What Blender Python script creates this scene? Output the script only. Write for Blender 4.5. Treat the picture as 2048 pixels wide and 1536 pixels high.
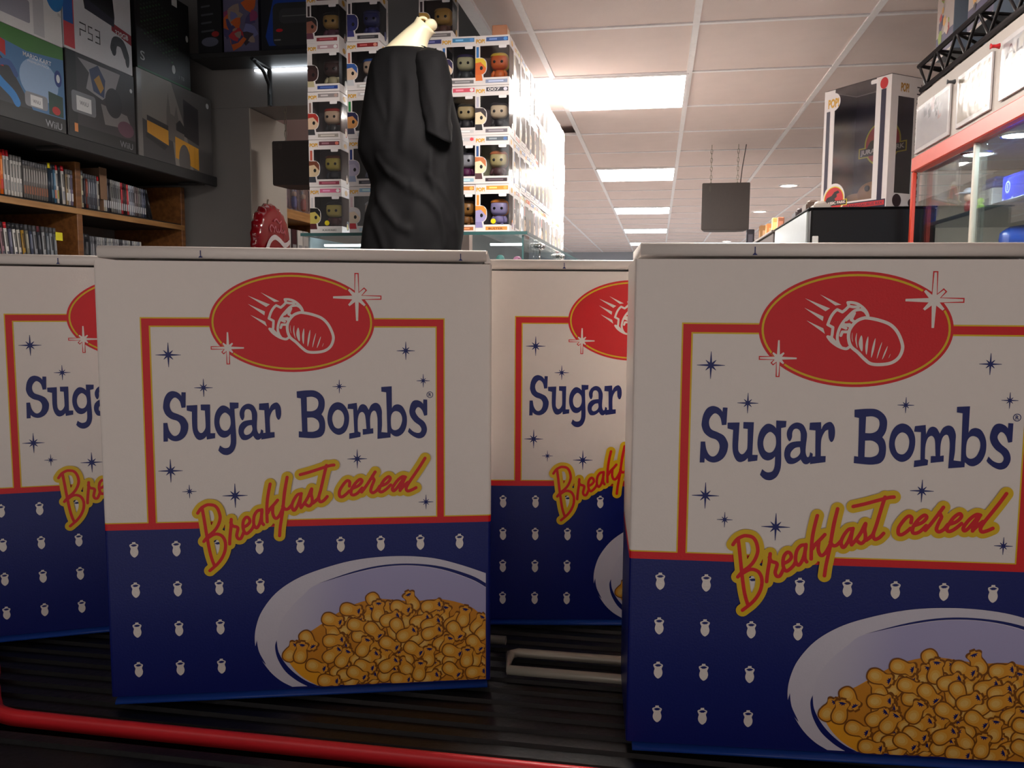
import bpy, bmesh, math, random
import numpy as np
from math import sin, cos, pi, radians
from mathutils import Matrix, Vector
from mathutils.geometry import tessellate_polygon

for _o in list(bpy.data.objects):
    bpy.data.objects.remove(_o)
SC = bpy.context.scene
COL = SC.collection

# ------------------------------------------------------------------ camera
EYE = 1.342                                   # lens height above the floor, metres
PITCH, YAW, ROLL = radians(5.586), radians(9.841), radians(0.350)
cam_d = bpy.data.cameras.new('camera')
cam_d.sensor_width = 36.0
cam_d.lens = 29.27
cam_d.clip_start = 0.02
cam = bpy.data.objects.new('camera', cam_d)
COL.objects.link(cam)
_F = Vector((-sin(YAW)*cos(PITCH), cos(YAW)*cos(PITCH), -sin(PITCH)))
_R = Vector((cos(YAW), sin(YAW), 0))
_U = _R.cross(_F)
_R, _U = cos(ROLL)*_R + sin(ROLL)*_U, -sin(ROLL)*_R + cos(ROLL)*_U
cam.matrix_world = Matrix(((_R.x, _U.x, -_F.x, 0), (_R.y, _U.y, -_F.y, 0), (_R.z, _U.z, -_F.z, EYE), (0, 0, 0, 1)))
SC.camera = cam

# ------------------------------------------------------------------ world, light, exposure
world = bpy.data.worlds.new('world')
SC.world = world
world.use_nodes = True
world.node_tree.nodes['Background'].inputs[0].default_value = (0.95, 0.90, 0.88, 1)
world.node_tree.nodes['Background'].inputs[1].default_value = 0.50
PANEL_POWER = 28.0                              # ceiling light panels (emission strength)
SC.view_settings.view_transform = 'Standard'
SC.view_settings.look = 'None'
SC.view_settings.exposure = 0.95
SC.view_settings.gamma = 1.0
SC.view_settings.use_curve_mapping = False
SC.cycles.max_bounces = 8
SC.cycles.transparent_max_bounces = 24

# ------------------------------------------------------------------ materials
def lin(c):
    c = c / 255.0
    return c / 12.92 if c <= 0.04045 else ((c + 0.055) / 1.055) ** 2.4
def rgb(r, g, b):
    return (lin(r), lin(g), lin(b))
_M = {}
def mat(name, col, rough=0.5, metal=0.0, var=0.06, scale=40.0, bump=0.0, spec=0.5, coat=0.0, bscale=None):
    """Principled surface whose colour wanders a little with a noise texture."""
    if name in _M:
        return _M[name]
    m = bpy.data.materials.new(name); m.use_nodes = True
    nt = m.node_tree; b = nt.nodes['Principled BSDF']
    tc = nt.nodes.new('ShaderNodeTexCoord'); nz = nt.nodes.new('ShaderNodeTexNoise')
    nz.inputs['Scale'].default_value = scale; nz.inputs['Detail'].default_value = 3
    nt.links.new(tc.outputs['Object'], nz.inputs['Vector'])
    mx = nt.nodes.new('ShaderNodeMix'); mx.data_type = 'RGBA'
    mx.inputs[6].default_value = (*[max(0, c*(1-var)) for c in col], 1)
    mx.inputs[7].default_value = (*[min(1, c*(1+var)) for c in col], 1)
    nt.links.new(nz.outputs['Fac'], mx.inputs[0]); nt.links.new(mx.outputs[2], b.inputs['Base Color'])
    b.inputs['Roughness'].default_value = rough; b.inputs['Metallic'].default_value = metal
    b.inputs['Specular IOR Level'].default_value = spec
    b.inputs['Coat Weight'].default_value = coat; b.inputs['Coat Roughness'].default_value = 0.15
    if bump:
        bp = nt.nodes.new('ShaderNodeBump'); bp.inputs['Strength'].default_value = bump; bp.inputs['Distance'].default_value = 0.002
        n2 = nt.nodes.new('ShaderNodeTexNoise'); n2.inputs['Scale'].default_value = bscale or scale*3
        nt.links.new(tc.outputs['Object'], n2.inputs['Vector'])
        nt.links.new(n2.outputs['Fac'], bp.inputs['Height']); nt.links.new(bp.outputs['Normal'], b.inputs['Normal'])
    _M[name] = m
    return m
def emit(name, col, strength):
    if name in _M:
        return _M[name]
    m = bpy.data.materials.new(name); m.use_nodes = True
    nt = m.node_tree; nt.nodes.remove(nt.nodes['Principled BSDF'])
    e = nt.nodes.new('ShaderNodeEmission'); e.inputs[0].default_value = (*col, 1); e.inputs[1].default_value = strength
    nt.links.new(e.outputs[0], nt.nodes['Material Output'].inputs[0])
    _M[name] = m
    return m
def clear(name, tint=(1, 1, 1), refl=0.10, rough=0.05, fres=0.8, haze=0.0):
    """Thin clear sheet: see-through with a Fresnel reflection."""
    if name in _M:
        return _M[name]
    m = bpy.data.materials.new(name); m.use_nodes = True
    nt = m.node_tree; nt.nodes.remove(nt.nodes['Principled BSDF'])
    t = nt.nodes.new('ShaderNodeBsdfTransparent'); t.inputs[0].default_value = (*tint, 1)
    g = nt.nodes.new('ShaderNodeBsdfGlossy'); g.inputs['Roughness'].default_value = rough
    lw = nt.nodes.new('ShaderNodeLayerWeight'); lw.inputs[0].default_value = 0.15
    ad = nt.nodes.new('ShaderNodeMath'); ad.operation = 'MULTIPLY_ADD'; ad.inputs[1].default_value = fres; ad.inputs[2].default_value = refl*0.4; ad.use_clamp = True
    nt.links.new(lw.outputs['Fresnel'], ad.inputs[0])
    mx = nt.nodes.new('ShaderNodeMixShader')
    nt.links.new(ad.outputs[0], mx.inputs[0]); nt.links.new(t.outputs[0], mx.inputs[1]); nt.links.new(g.outputs[0], mx.inputs[2])
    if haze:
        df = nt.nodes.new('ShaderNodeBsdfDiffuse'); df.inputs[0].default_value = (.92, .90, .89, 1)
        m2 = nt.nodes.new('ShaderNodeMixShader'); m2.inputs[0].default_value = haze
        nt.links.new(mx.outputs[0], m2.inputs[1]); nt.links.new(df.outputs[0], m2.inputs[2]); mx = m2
    nt.links.new(mx.outputs[0], nt.nodes['Material Output'].inputs[0])
    _M[name] = m
    return m
def wood(name, c1, c2):
    if name in _M:
        return _M[name]
    m = mat(name, c1, 0.45)
    nt = m.node_tree; b = nt.nodes['Principled BSDF']
    tc = [n for n in nt.nodes if n.type == 'TEX_COORD'][0]
    mp = nt.nodes.new('ShaderNodeMapping'); mp.inputs['Scale'].default_value = (30, 2.5, 30)
    nz = nt.nodes.new('ShaderNodeTexNoise'); nz.inputs['Scale'].default_value = 2.2; nz.inputs['Detail'].default_value = 6
    cr = nt.nodes.new('ShaderNodeValToRGB'); cr.color_ramp.elements[0].color = (*c1, 1); cr.color_ramp.elements[1].color = (*c2, 1)
    cr.color_ramp.elements[0].position = .35; cr.color_ramp.elements[1].position = .65
    nt.links.new(tc.outputs['Object'], mp.inputs[0]); nt.links.new(mp.outputs[0], nz.inputs['Vector'])
    nt.links.new(nz.outputs['Fac'], cr.inputs[0]); nt.links.new(cr.outputs[0], b.inputs['Base Color'])
    return m
def fade(name, c1, c2, x0, x1):
    """printed ink that runs from one tint to another across the artwork"""
    m = mat(name, c2, 0.34, spec=.28)
    nt = m.node_tree; b = nt.nodes['Principled BSDF']
    tc = [n for n in nt.nodes if n.type == 'TEX_COORD'][0]
    sx = nt.nodes.new('ShaderNodeSeparateXYZ'); mr = nt.nodes.new('ShaderNodeMapRange'); mr.interpolation_type = 'SMOOTHSTEP'
    mr.inputs[1].default_value = x0; mr.inputs[2].default_value = x1
    mx = nt.nodes.new('ShaderNodeMix'); mx.data_type = 'RGBA'; mx.inputs[6].default_value = (*c1, 1); mx.inputs[7].default_value = (*c2, 1)
    nt.links.new(tc.outputs['Object'], sx.inputs[0]); nt.links.new(sx.outputs[0], mr.inputs[0]); nt.links.new(mr.outputs[0], mx.inputs[0]); nt.links.new(mx.outputs[2], b.inputs['Base Color'])
    return m
def flat(r, g, b, rough=0.42):
    """printed ink / moulded plastic of one colour"""
    return mat('ink_%d_%d_%d' % (r, g, b), rgb(r, g, b), rough, var=0.04, scale=90)

# ------------------------------------------------------------------ mesh building
class MB:
    def __init__(s):
        s.v = []; s.f = []; s.mi = []; s.ms = []; s.sm = []
    def _m(s, m):
        if m not in s.ms: s.ms.append(m)
        return s.ms.index(m)
    def add(s, vs, fs, m, smooth=False):
        o = len(s.v); k = s._m(m)
        s.v += [tuple(p) for p in vs]
        for f in fs:
            s.f.append([i+o for i in f]); s.mi.append(k); s.sm.append(smooth)
        return s
    def box(s, x0, x1, y0, y1, z0, z1, m):
        vs = [(x0,y0,z0),(x1,y0,z0),(x1,y1,z0),(x0,y1,z0),(x0,y0,z1),(x1,y0,z1),(x1,y1,z1),(x0,y1,z1)]
        return s.add(vs, [(0,3,2,1),(4,5,6,7),(0,1,5,4),(1,2,6,5),(2,3,7,6),(3,0,4,7)], m)
    def bbox(s, x0, x1, y0, y1, z0, z1, m, r=0.003):
        """box with chamfered edges"""
        bm = bmesh.new(); bmesh.ops.create_cube(bm, size=1)
        for v in bm.verts:
            v.co = ((x0+x1)/2+v.co.x*(x1-x0), (y0+y1)/2+v.co.y*(y1-y0), (z0+z1)/2+v.co.z*(z1-z0))
        bmesh.ops.bevel(bm, geom=bm.edges[:], offset=r, segments=1, affect='EDGES')
        bm.verts.index_update()
        s.add([v.co[:] for v in bm.verts], [[v.index for v in f.verts] for f in bm.faces], m); bm.free()
        return s
    def hexa(s, p, m):
        """8 corners: bottom loop of four, then top loop of four"""
        return s.add(p, [(0,3,2,1),(4,5,6,7),(0,1,5,4),(1,2,6,5),(2,3,7,6),(3,0,4,7)], m)
    def tube(s, path, r, m, n=8, cap=True, closed=False):
        P = [Vector(p) for p in path]; rs = r if isinstance(r, (list, tuple)) else [r]*len(P)
        rings = []; up = Vector((0, 0, 1)); N = len(P)
        for i, p in enumerate(P):
            a = P[(i-1) % N] if (closed or i > 0) else p
            b = P[(i+1) % N] if (closed or i < N-1) else p
            t = (b-a).normalized()
            u = up if abs(t.dot(up)) < 0.95 else Vector((1, 0, 0))
            e1 = t.cross(u).normalized(); e2 = t.cross(e1)
            rings.append([p + rs[i]*(cos(2*pi*k/n)*e1 + sin(2*pi*k/n)*e2) for k in range(n)])
        vs = [v for rg in rings for v in rg]; fs = []
        for i in range(N if closed else N-1):
            j = (i+1) % N
            for k in range(n):
                l = (k+1) % n
                fs.append((i*n+k, i*n+l, j*n+l, j*n+k))
        if cap and not closed:
            fs.append(tuple(range(n))); fs.append(tuple((N-1)*n+k for k in reversed(range(n))))
        return s.add(vs, fs, m, True)
    def rings(s, rgs, m, cap0=True, cap1=True, smooth=True):
        n = len(rgs[0]); vs = [v for rg in rgs for v in rg]; fs = []
        for i in range(len(rgs)-1):
            for k in range(n):
                l = (k+1) % n
                fs.append((i*n+k, i*n+l, (i+1)*n+l, (i+1)*n+k))
        if cap0: fs.append(tuple(reversed(range(n))))
        if cap1: fs.append(tuple((len(rgs)-1)*n+k for k in range(n)))
        return s.add(vs, fs, m, smooth)
    def lathe(s, prof, c, m, n=24, axis='Z', cap0=True, cap1=True):
        rg = []
        for r, h in prof:
            ring = []
            for k in range(n):
                a = 2*pi*k/n
                p = (r*cos(a), r*sin(a), h)
                if axis == 'X': p = (h, p[0], p[1])
                elif axis == 'Y': p = (p[1], h, p[0])
                ring.append((c[0]+p[0], c[1]+p[1], c[2]+p[2]))
            rg.append(ring)
        return s.rings(rg, m, cap0, cap1)
    def sell(s, c, r, m, e=0.7, nu=16, nv=10, cut=None):
        """superellipsoid (rounded block); cut = keep only v above this latitude (-1..1)"""
        def pw(x): return math.copysign(abs(x)**e, x)
        rg = []
        v0 = -pi/2 if cut is None else math.asin(cut)
        for j in range(nv+1):
            v = v0 + (pi/2-v0)*j/nv; cv = max(pw(cos(v)), 1e-4)
            rg.append([(c[0]+r[0]*cv*pw(cos(2*pi*k/nu)), c[1]+r[1]*cv*pw(sin(2*pi*k/nu)), c[2]+r[2]*pw(sin(v))) for k in range(nu)])
        return s.rings(rg, m)
    def build(s, name, parent=None, loc=None, rz=0.0, bevel=0.0):
        me = bpy.data.meshes.new(name); me.from_pydata(s.v, [], s.f)
        for m in s.ms: me.materials.append(m)
        me.polygons.foreach_set('material_index', s.mi)
        me.polygons.foreach_set('use_smooth', s.sm)
        me.update()
        if bevel:
            bm = bmesh.new(); bm.from_mesh(me)
            bmesh.ops.bevel(bm, geom=bm.edges[:], offset=bevel, segments=2, affect='EDGES', clamp_overlap=True)
            bm.to_mesh(me); bm.free()
        o = bpy.data.objects.new(name, me); COL.objects.link(o)
        if parent: o.parent = parent
        if loc: o.location = loc
        o.rotation_euler[2] = rz
        return o

def tag(o, label=None, cat=None, group=None, kind=None):
    if label: o['label'] = label
    if cat: o['category'] = cat
    if group: o['group'] = group
    if kind: o['kind'] = kind
    return o
def thing(name, label, cat, loc=(0, 0, 0), rz=0.0, group=None):
    o = bpy.data.objects.new(name, None); COL.objects.link(o)
    o.empty_display_size = 0.05; o.location = loc; o.rotation_euler[2] = rz
    return tag(o, label, cat, group)
def struct(o):
    return tag(o, kind='structure')
def copy_tree(o, parent=None):
    c = o.copy(); COL.objects.link(c); c.parent = parent
    for ch in list(o.children): copy_tree(ch, c)
    return c

# ------------------------------------------------------------------ flat print (inks laid on a face)
def smooth(pts, closed=True, n=5):
    """Catmull-Rom through the points; a point with a third entry is a sharp corner"""
    N = len(pts); out = []
    for i in range(N if closed else N-1):
        p1, p2 = pts[i], pts[(i+1) % N]
        p0 = pts[i-1] if (closed or i > 0) else p1
        p3 = pts[(i+2) % N] if (closed or i+2 < N) else p2
        if len(p1) > 2: p0 = p1
        if len(p2) > 2: p3 = p2
        for k in range(n if not (len(p1) > 2 and len(p2) > 2) else 1):
            t = k/n
            out.append(tuple(0.5*(2*p1[d]+(-p0[d]+p2[d])*t+(2*p0[d]-5*p1[d]+4*p2[d]-p3[d])*t*t+(-p0[d]+3*p1[d]-3*p2[d]+p3[d])*t**3) for d in (0, 1)))
    if not closed: out.append((pts[-1][0], pts[-1][1]))
    return out
_TXT = {}
def text_mesh(s, font_off=0.0):
    key = (s, font_off)
    if key not in _TXT:
        cu = bpy.data.curves.new('lettering', 'FONT'); cu.body = s; cu.offset = font_off; cu.size = 1.0; cu.resolution_u = 3
        o = bpy.data.objects.new('lettering', cu); COL.objects.link(o)
        dg = bpy.context.evaluated_depsgraph_get(); dg.update()
        me = bpy.data.meshes.new_from_object(o.evaluated_get(dg))
        vs = [(v.co.x, v.co.y) for v in me.vertices]; fs = [tuple(p.vertices) for p in me.polygons]
        bpy.data.objects.remove(o); bpy.data.curves.remove(cu); bpy.data.meshes.remove(me)
        xs = [v[0] for v in vs] or [0]; ys = [v[1] for v in vs] or [0]
        x0, x1, y0, y1 = min(xs), max(xs), min(ys), max(ys)
        _TXT[key] = ([((x-x0)/max(x1-x0, 1e-6), (y-y0)/max(y1-y0, 1e-6)) for x, y in vs], fs)
    return _TXT[key]
class Print:
    """inks on a plane: fn maps (u, v, lift) to a point; scale turns art units into metres"""
    def __init__(s, fn, scale=1.0, lift0=0.0001, step=0.00003):
        s.fn = fn; s.k = scale; s.mb = MB(); s.d = lift0; s.step = step; s.micro = 0.000003
    def layer(s): s.d += s.step; return s
    def _put(s, pts, faces, m):
        s.d += s.micro
        s.mb.add([s.fn(p[0]*s.k, p[1]*s.k, s.d) for p in pts], faces, m)
    def poly(s, loops, m, curve=False, n=5):
        if not isinstance(loops[0], list): loops = [loops]
        loops = [smooth(l, True, n) if curve else [p[:2] for p in l] for l in loops]
        tr = tessellate_polygon([[Vector((p[0], p[1], 0)) for p in l] for l in loops])
        flatp = [p for l in loops for p in l]
        fs = []
        for a, b, c in tr:
            A, B, C = flatp[a], flatp[b], flatp[c]
            ar = (B[0]-A[0])*(C[1]-A[1])-(B[1]-A[1])*(C[0]-A[0])
            fs.append((a, b, c) if ar > 0 else (a, c, b))
        s._put(flatp, fs, m); return s
    def rect(s, u0, u1, v0, v1, m): return s.poly([(u0, v0), (u1, v0), (u1, v1), (u0, v1)], m)
    def rrect(s, u0, u1, v0, v1, r, m):
        p = []
        for cx, cy, a0 in ((u1-r, v1-r, 0), (u0+r, v1-r, 90), (u0+r, v0+r, 180), (u1-r, v0+r, 270)):
            p += [(cx+r*cos(radians(a0+t)), cy+r*sin(radians(a0+t))) for t in (0, 30, 60, 90)]
        return s.poly(p, m)
    def ell(s, u, v, a, b, m, rot=0, n=28):
        c, q = cos(rot), sin(rot)
        return s.poly([(u+a*cos(t)*c-b*sin(t)*q, v+a*cos(t)*q+b*sin(t)*c) for t in [2*pi*i/n for i in range(n)]], m)
    def ring(s, u, v, a, b, w, m, n=72, t0=0.0, t1=2*pi):
        pts = []; fs = []
        for i in range(n+1):
            t = t0+(t1-t0)*i/n
            pts += [(u+a*cos(t), v+b*sin(t)), (u+(a-w)*cos(t), v+(b-w)*sin(t))]
        for i in range(n): fs.append((2*i, 2*i+2, 2*i+3, 2*i+1))
        s._put(pts, fs, m); return s
    def stroke(s, pts, w, m, curve=True, closed=False, n=5, taper=False):
        P = smooth(pts, closed, n) if curve else [p[:2] for p in pts]
        N = len(P); L = []; fs = []
        for i in range(N):
            a = P[i-1] if (closed or i > 0) else P[0]
            b = P[(i+1) % N] if (closed or i < N-1) else P[-1]
            dx, dy = b[0]-a[0], b[1]-a[1]; l = math.hypot(dx, dy) or 1
            h = w/2*(max(0.08, sin(pi*(i+0.5)/N)) if taper else 1)
            L += [(P[i][0]-dy/l*h, P[i][1]+dx/l*h), (P[i][0]+dy/l*h, P[i][1]-dx/l*h)]
        for i in range(N if closed else N-1):
            j = (i+1) % N
            fs.append((2*i+1, 2*j+1, 2*j, 2*i))
        s._put(L, fs, m)
        if not taper:
            for i in (range(0, N, max(1, n)) if curve else range(N)): s.ell(P[i][0], P[i][1], w/2, w/2, m, n=10)
            s.ell(P[-1][0], P[-1][1], w/2, w/2, m, n=10)
        return s
    def blob(s, strokes, m, res=0.3):
        """one clean outline around many round-ended strokes [(points, width, closed)]"""
        segs = []
        for pts, w, closed in strokes:
            P = smooth(pts, closed, 6)
            for i in range(len(P) if closed else len(P)-1):
                segs.append((P[i], P[(i+1) % len(P)], w/2))
        pad = max(q[2] for q in segs)+2*res
        x0 = min(min(a[0], b[0]) for a, b, _ in segs)-pad; y0 = min(min(a[1], b[1]) for a, b, _ in segs)-pad
        nx = int((max(max(a[0], b[0]) for a, b, _ in segs)+pad-x0)/res)+2; ny = int((max(max(a[1], b[1]) for a, b, _ in segs)+pad-y0)/res)+2
        F = np.full((ny, nx), 9.0)
        for a, b, r in segs:
            e = r+2*res
            i0 = max(0, int((min(a[0], b[0])-e-x0)/res)); i1 = min(nx, int((max(a[0], b[0])+e-x0)/res)+2)
            j0 = max(0, int((min(a[1], b[1])-e-y0)/res)); j1 = min(ny, int((max(a[1], b[1])+e-y0)/res)+2)
            X, Y = np.meshgrid(x0+res*np.arange(i0, i1), y0+res*np.arange(j0, j1))
            dx, dy = b[0]-a[0], b[1]-a[1]; L = dx*dx+dy*dy or 1e-9
            t = np.clip(((X-a[0])*dx+(Y-a[1])*dy)/L, 0, 1)
            F[j0:j1, i0:i1] = np.minimum(F[j0:j1, i0:i1], np.hypot(X-a[0]-t*dx, Y-a[1]-t*dy)-r)
        pts = []; fs = []
        inside = F < 0
        for j in range(ny-1):
            run = None
            for i in range(nx):
                full = i < nx-1 and inside[j, i] and inside[j, i+1] and inside[j+1, i] and inside[j+1, i+1]
                if full and run is None: run = i
                if not full and run is not None:
                    o = len(pts); xa, xb, ya, yb = x0+run*res, x0+i*res, y0+j*res, y0+(j+1)*res
                    pts += [(xa, ya), (xb, ya), (xb, yb), (xa, yb)]; fs.append((o, o+1, o+2, o+3)); run = None
                if i < nx-1 and not full and (inside[j, i] or inside[j, i+1] or inside[j+1, i] or inside[j+1, i+1]):
                    c = [(i, j), (i+1, j), (i+1, j+1), (i, j+1)]; out = []
                    for k in range(4):
                        (ia, ja), (ib, jb) = c[k], c[(k+1) % 4]; fa, fb = F[ja, ia], F[jb, ib]
                        if fa < 0: out.append((x0+ia*res, y0+ja*res))
                        if (fa < 0) != (fb < 0):
                            t = fa/(fa-fb); out.append((x0+(ia+(ib-ia)*t)*res, y0+(ja+(jb-ja)*t)*res))
                    if len(out) >= 3:
                        o = len(pts); pts += out; fs.append(tuple(range(o, o+len(out))))
        s._put(pts, fs, m); return s
    def text(s, t, u0, u1, v0, v1, m, off=0.0, slant=0.0):
        vs, fs = text_mesh(t, off)
        s._put([(u0+(u1-u0)*x+slant*(v1-v0)*y, v0+(v1-v0)*y) for x, y in vs], fs, m); return s
    def star(s, u, v, arm, diag, core, w, m, grow=0.0):
        pts = []
        for k in range(8):
            a = k*pi/4; R = arm if k % 2 == 0 else diag
            R += grow; hw = w+grow
            ex, ey = cos(a), sin(a)
            pts += [(u+ex*R+ey*hw, v+ey*R-ex*hw), (u+ex*R-ey*hw, v+ey*R+ex*hw)]
            b = a+pi/8
            pts.append((u+(core+grow)*cos(b), v+(core+grow)*sin(b)))
        return s.poly(pts, m)
    def build(s, name, parent): return s.mb.build(name, parent)
FRONT = lambda y0: (lambda u, v, d: (u, y0-d, v))          # print on a face looking down -Y
EASTF = lambda x0: (lambda u, v, d: (x0+d, u, v))          # print on a face looking down +X
WESTF = lambda x0: (lambda u, v, d: (x0-d, -u, v))         # print on a face looking down -X

# ================================================================== THE SETTING
CEIL = 2.345
m_ceiling = mat('ceiling_tile', rgb(232, 216, 211), 0.9, var=0.05, scale=9, bump=0.25, bscale=220)
m_grid = mat('ceiling_grid', rgb(246, 243, 244), 0.5)
m_wall_grey = mat('wall_grey_paint', rgb(128, 124, 122), 0.8, scale=6)
m_wall_light = mat('wall_light_paint', rgb(176, 168, 158), 0.8, scale=6)
m_wall_pink = mat('wall_pink_paint', rgb(196, 164, 156), 0.8, scale=6)
m_floor = mat('floor_lino', rgb(208, 200, 194), 0.5, scale=5)
m_dark = mat('dark_ceiling_paint', rgb(70, 68, 70), 0.9, scale=6)
m_far = mat('far_wall_paint', rgb(190, 196, 205), 0.8, scale=4)

struct(MB().box(-2.7, 2.6, -3.2, 17.0, -0.1, 0.0, m_floor).build('floor'))
struct(MB().box(-2.7, -2.6, -3.2, 17.0, 0.0, 3.3, m_wall_grey).build('wall_left'))
struct(MB().box(2.5, 2.6, -3.2, 17.0, 0.0, 2.5, m_wall_light).build('wall_right'))
struct(MB().box(-2.6, 2.5, 16.9, 17.0, 0.0, 2.5, m_far).build('wall_far'))
struct(MB().box(-2.6, -1.05, 4.62, 4.7, 0.0, 2.9, m_wall_pink).build('wall_recess'))
struct(MB().box(-1.05, -0.67, 4.62, 4.7, CEIL, 2.9, m_wall_pink).build('wall_header'))
struct(MB().box(-2.6, -1.9, 3.72, 4.1, 0.0, 2.24, m_wall_grey).build('wall_pillar'))
struct(MB().box(-1.9, -1.894, 3.722, 4.098, 0.0, 2.238, m_wall_light).build('trim_1'))
struct(MB().box(-2.6, -0.67, 3.72, 4.0, 2.241, 3.25, m_wall_grey).build('wall_bulkhead'))
struct(MB().box(-2.6, -0.63, -3.2, 4.0, 3.2, 3.3, m_dark).build('ceiling_upper'))
struct(MB().box(-0.67, -0.63, -3.2, 4.62, CEIL, 3.2, m_grid).build('wall_step'))
struct(MB().box(-0.675, -0.632, -3.2, 4.62, CEIL-0.012, CEIL+0.03, m_grid).build('trim_2'))

# suspended ceiling: one tile object per cell, T-bars between them
ceiling = struct(MB().box(-0.63, 2.5, -3.2, 16.9, CEIL+0.05, CEIL+0.10, m_ceiling).build('ceiling'))
GX = [-2.286, -1.686, -1.086, -0.486, 0.114, 0.714, 1.314, 1.914, 2.5]
GY = [3.81+0.64*k for k in range(-10, 21)]
PANELS = [(0, k) for k in (-4, 0, 4, 8, 12, 16)]
def tile_mesh(w):
    a = 0.012
    return MB().add([(a,a,0.0015),(w-a,a,0.0015),(w-a,.64-a,0.0015),(a,.64-a,0.0015),(0.004,0.004,0.012),(w-.004,.004,.012),(w-.004,.636,.012),(.004,.636,.012)],
                    [(0,3,2,1),(0,1,5,4),(1,2,6,5),(2,3,7,6),(3,0,4,7),(4,5,6,7)], m_ceiling)
tiles = {}
for i in range(len(GX)-1):
    w = GX[i+1]-GX[i]
    for k in range(len(GY)-1):
        if GX[i] == -0.486 and (0, k-10) in PANELS: continue
        if GX[i] < -0.5 and GY[k] < 4.7: continue
        key = round(w, 3)
        if key not in tiles:
            o = tile_mesh(w).build('ceiling_tile', ceiling); tiles[key] = o
        else:
            o = tiles[key].copy(); COL.objects.link(o)
        o.location = (GX[i], GY[k], CEIL)
bars = MB()
for x in GX[:-1]: bars.box(x-0.012, x+0.012, GY[0] if x > -.5 else 4.77, GY[-1], CEIL-0.005, CEIL+0.008, m_grid)
for y in GY:
    bars.box(-0.63 if y < 4.7 else GX[0], GX[-1], y-0.010, y+0.010, CEIL-0.0035, CEIL+0.008, m_grid)
bars.box(-0.63, -0.4985, GY[0], 4.77, CEIL+.001, CEIL+.01, m_ceiling)
bars.box(-2.6, -2.29, 4.70, 16.9, CEIL+.001, CEIL+.01, m_ceiling)
bars.box(-2.6, -.63, 4.7, 16.9, CEIL+.05, CEIL+.06, m_ceiling)
bars.build('ceiling_grid_bars', ceiling)

m_panel = emit('light_panel_glow', (1.0, 0.93, 0.86), PANEL_POWER)
m_panel_far = emit('light_panel_glow_far', (0.90, 0.95, 1.0), PANEL_POWER)
names = {-8: 'behind the camera', -4: 'above the black shirt', 0: 'nearest the tower of boxed figures', 4: 'second in the row beside the hanging speaker', 8: 'third in the row down the shop', 12: 'fourth in the row down the shop', 16: 'last in the row at the far end'}
for _, k in PANELS:
    y0 = 3.81+0.64*k
    t = thing('ceiling_light', 'bright white square ceiling light panel, '+names[k], 'light', (-0.186, y0+0.32, CEIL-0.005), group='ceiling light panels in a row')
    MB().box(-.285, .285, -.300, .300, -.002, 0.004, m_panel if k < 8 else m_panel_far).build('diffuser', t)
    fr = MB()
    for a, b, c, d in ((-.298,-.285,-.318,.318),(.285,.298,-.318,.318),(-.285,.285,-.318,-.300),(-.285,.285,.300,.318)):
        fr.box(a, b, c, d, -.005, .008, m_grid)
    fr.build('frame', t)
m_spot = emit('downlight_glow', (1.0, 0.86, 0.70), 26)
for y, nm in ((7.46, 'nearest, beside the tall boxed figure'), (9.5, 'middle, right of the hanging speaker'), (13.9, 'farthest, low over the white carton')):
    t = thing('downlight', 'small round ceiling downlight, '+nm, 'light', (1.07, y, CEIL), group='round downlights')
    MB().lathe([(0.062, -0.004), (0.062, 0.0)], (0, 0, 0), m_spot, 20).build('lamp', t)
    MB().lathe([(0.064, 0.0), (0.066, -0.010), (0.080, -0.008), (0.086, 0.0)], (0, 0, 0), m_grid, 24, cap0=False, cap1=False).build('trim_ring', t)

# ================================================================== COUNTER
CT = 1.044
m_black = mat('black_rubber', rgb(15, 14, 16), 0.45, var=0.25, scale=60, bump=0.2)
m_red = mat('red_plastic', rgb(236, 46, 54), 0.4, var=0.08, scale=30)
m_alu = mat('pale_metal', rgb(176, 168, 152), 0.4, metal=0.2)
ctr = thing('counter', 'black ribbed shop counter with a red plastic edge', 'counter', (0, 0.75, 0))
MB().bbox(-1.6, 0.75, -0.235, 0.62, 0.0, CT-0.006, m_black, 0.004).build('body', ctr)
rib = None
for k in range(44):
    y = -0.225+0.019*k
    if rib is None:
        rib = MB()
        rib.add([(-1.59,-.0062,0),(.74,-.0062,0),(.74,-.0042,.0026),(-1.59,-.0042,.0026),(.74,.0062,0),(-1.59,.0062,0),(.74,.0042,.0026),(-1.59,.0042,.0026)],
                [(0,1,2,3),(3,2,6,7),(7,6,4,5),(0,3,7,5),(1,4,6,2)], m_black)
        o = rib = rib.build('rib', ctr)
    else:
        o = rib.copy(); COL.objects.link(o)
    o.location = (0, y, CT-0.0059)
edge = smooth([(.75, -0.242), (0.5, -0.242), (0.0, -0.242), (-0.25, -0.242), (-0.42, -0.242), (-0.462, -0.240), (-0.480, -0.228), (-0.505, -0.202), (-0.56, -0.15), (-0.70, -0.09), (-1.0, -0.06), (-1.6, -0.05)], False, 6)
eg = MB(); prof = [(-.0034, -.009), (-.0034, -.001), (-.0024, .001), (0.0, .0018), (.0024, .001), (.0034, -.001), (.0034, -.009)]
rgs = []
for i, p in enumerate(edge):
    a = edge[max(i-1, 0)]; b = edge[min(i+1, len(edge)-1)]
    d = Vector((b[0]-a[0], b[1]-a[1], 0)).normalized(); nrm = Vector((d.y, -d.x, 0))
    rgs.append([(p[0]-nrm.x*q, p[1]-nrm.y*q, CT+h) for q, h in prof])
eg.rings(rgs, m_red).build('edge_strip', ctr)
low = thing('counter_shelf', 'black ribbed shelf in front of the red counter edge', 'shelf', (0, 0.36, 0))
MB().bbox(-1.6, .75, -0.12, 0.136, 0.0, CT-0.0065, m_black, 0.002).build('board', low)
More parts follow.
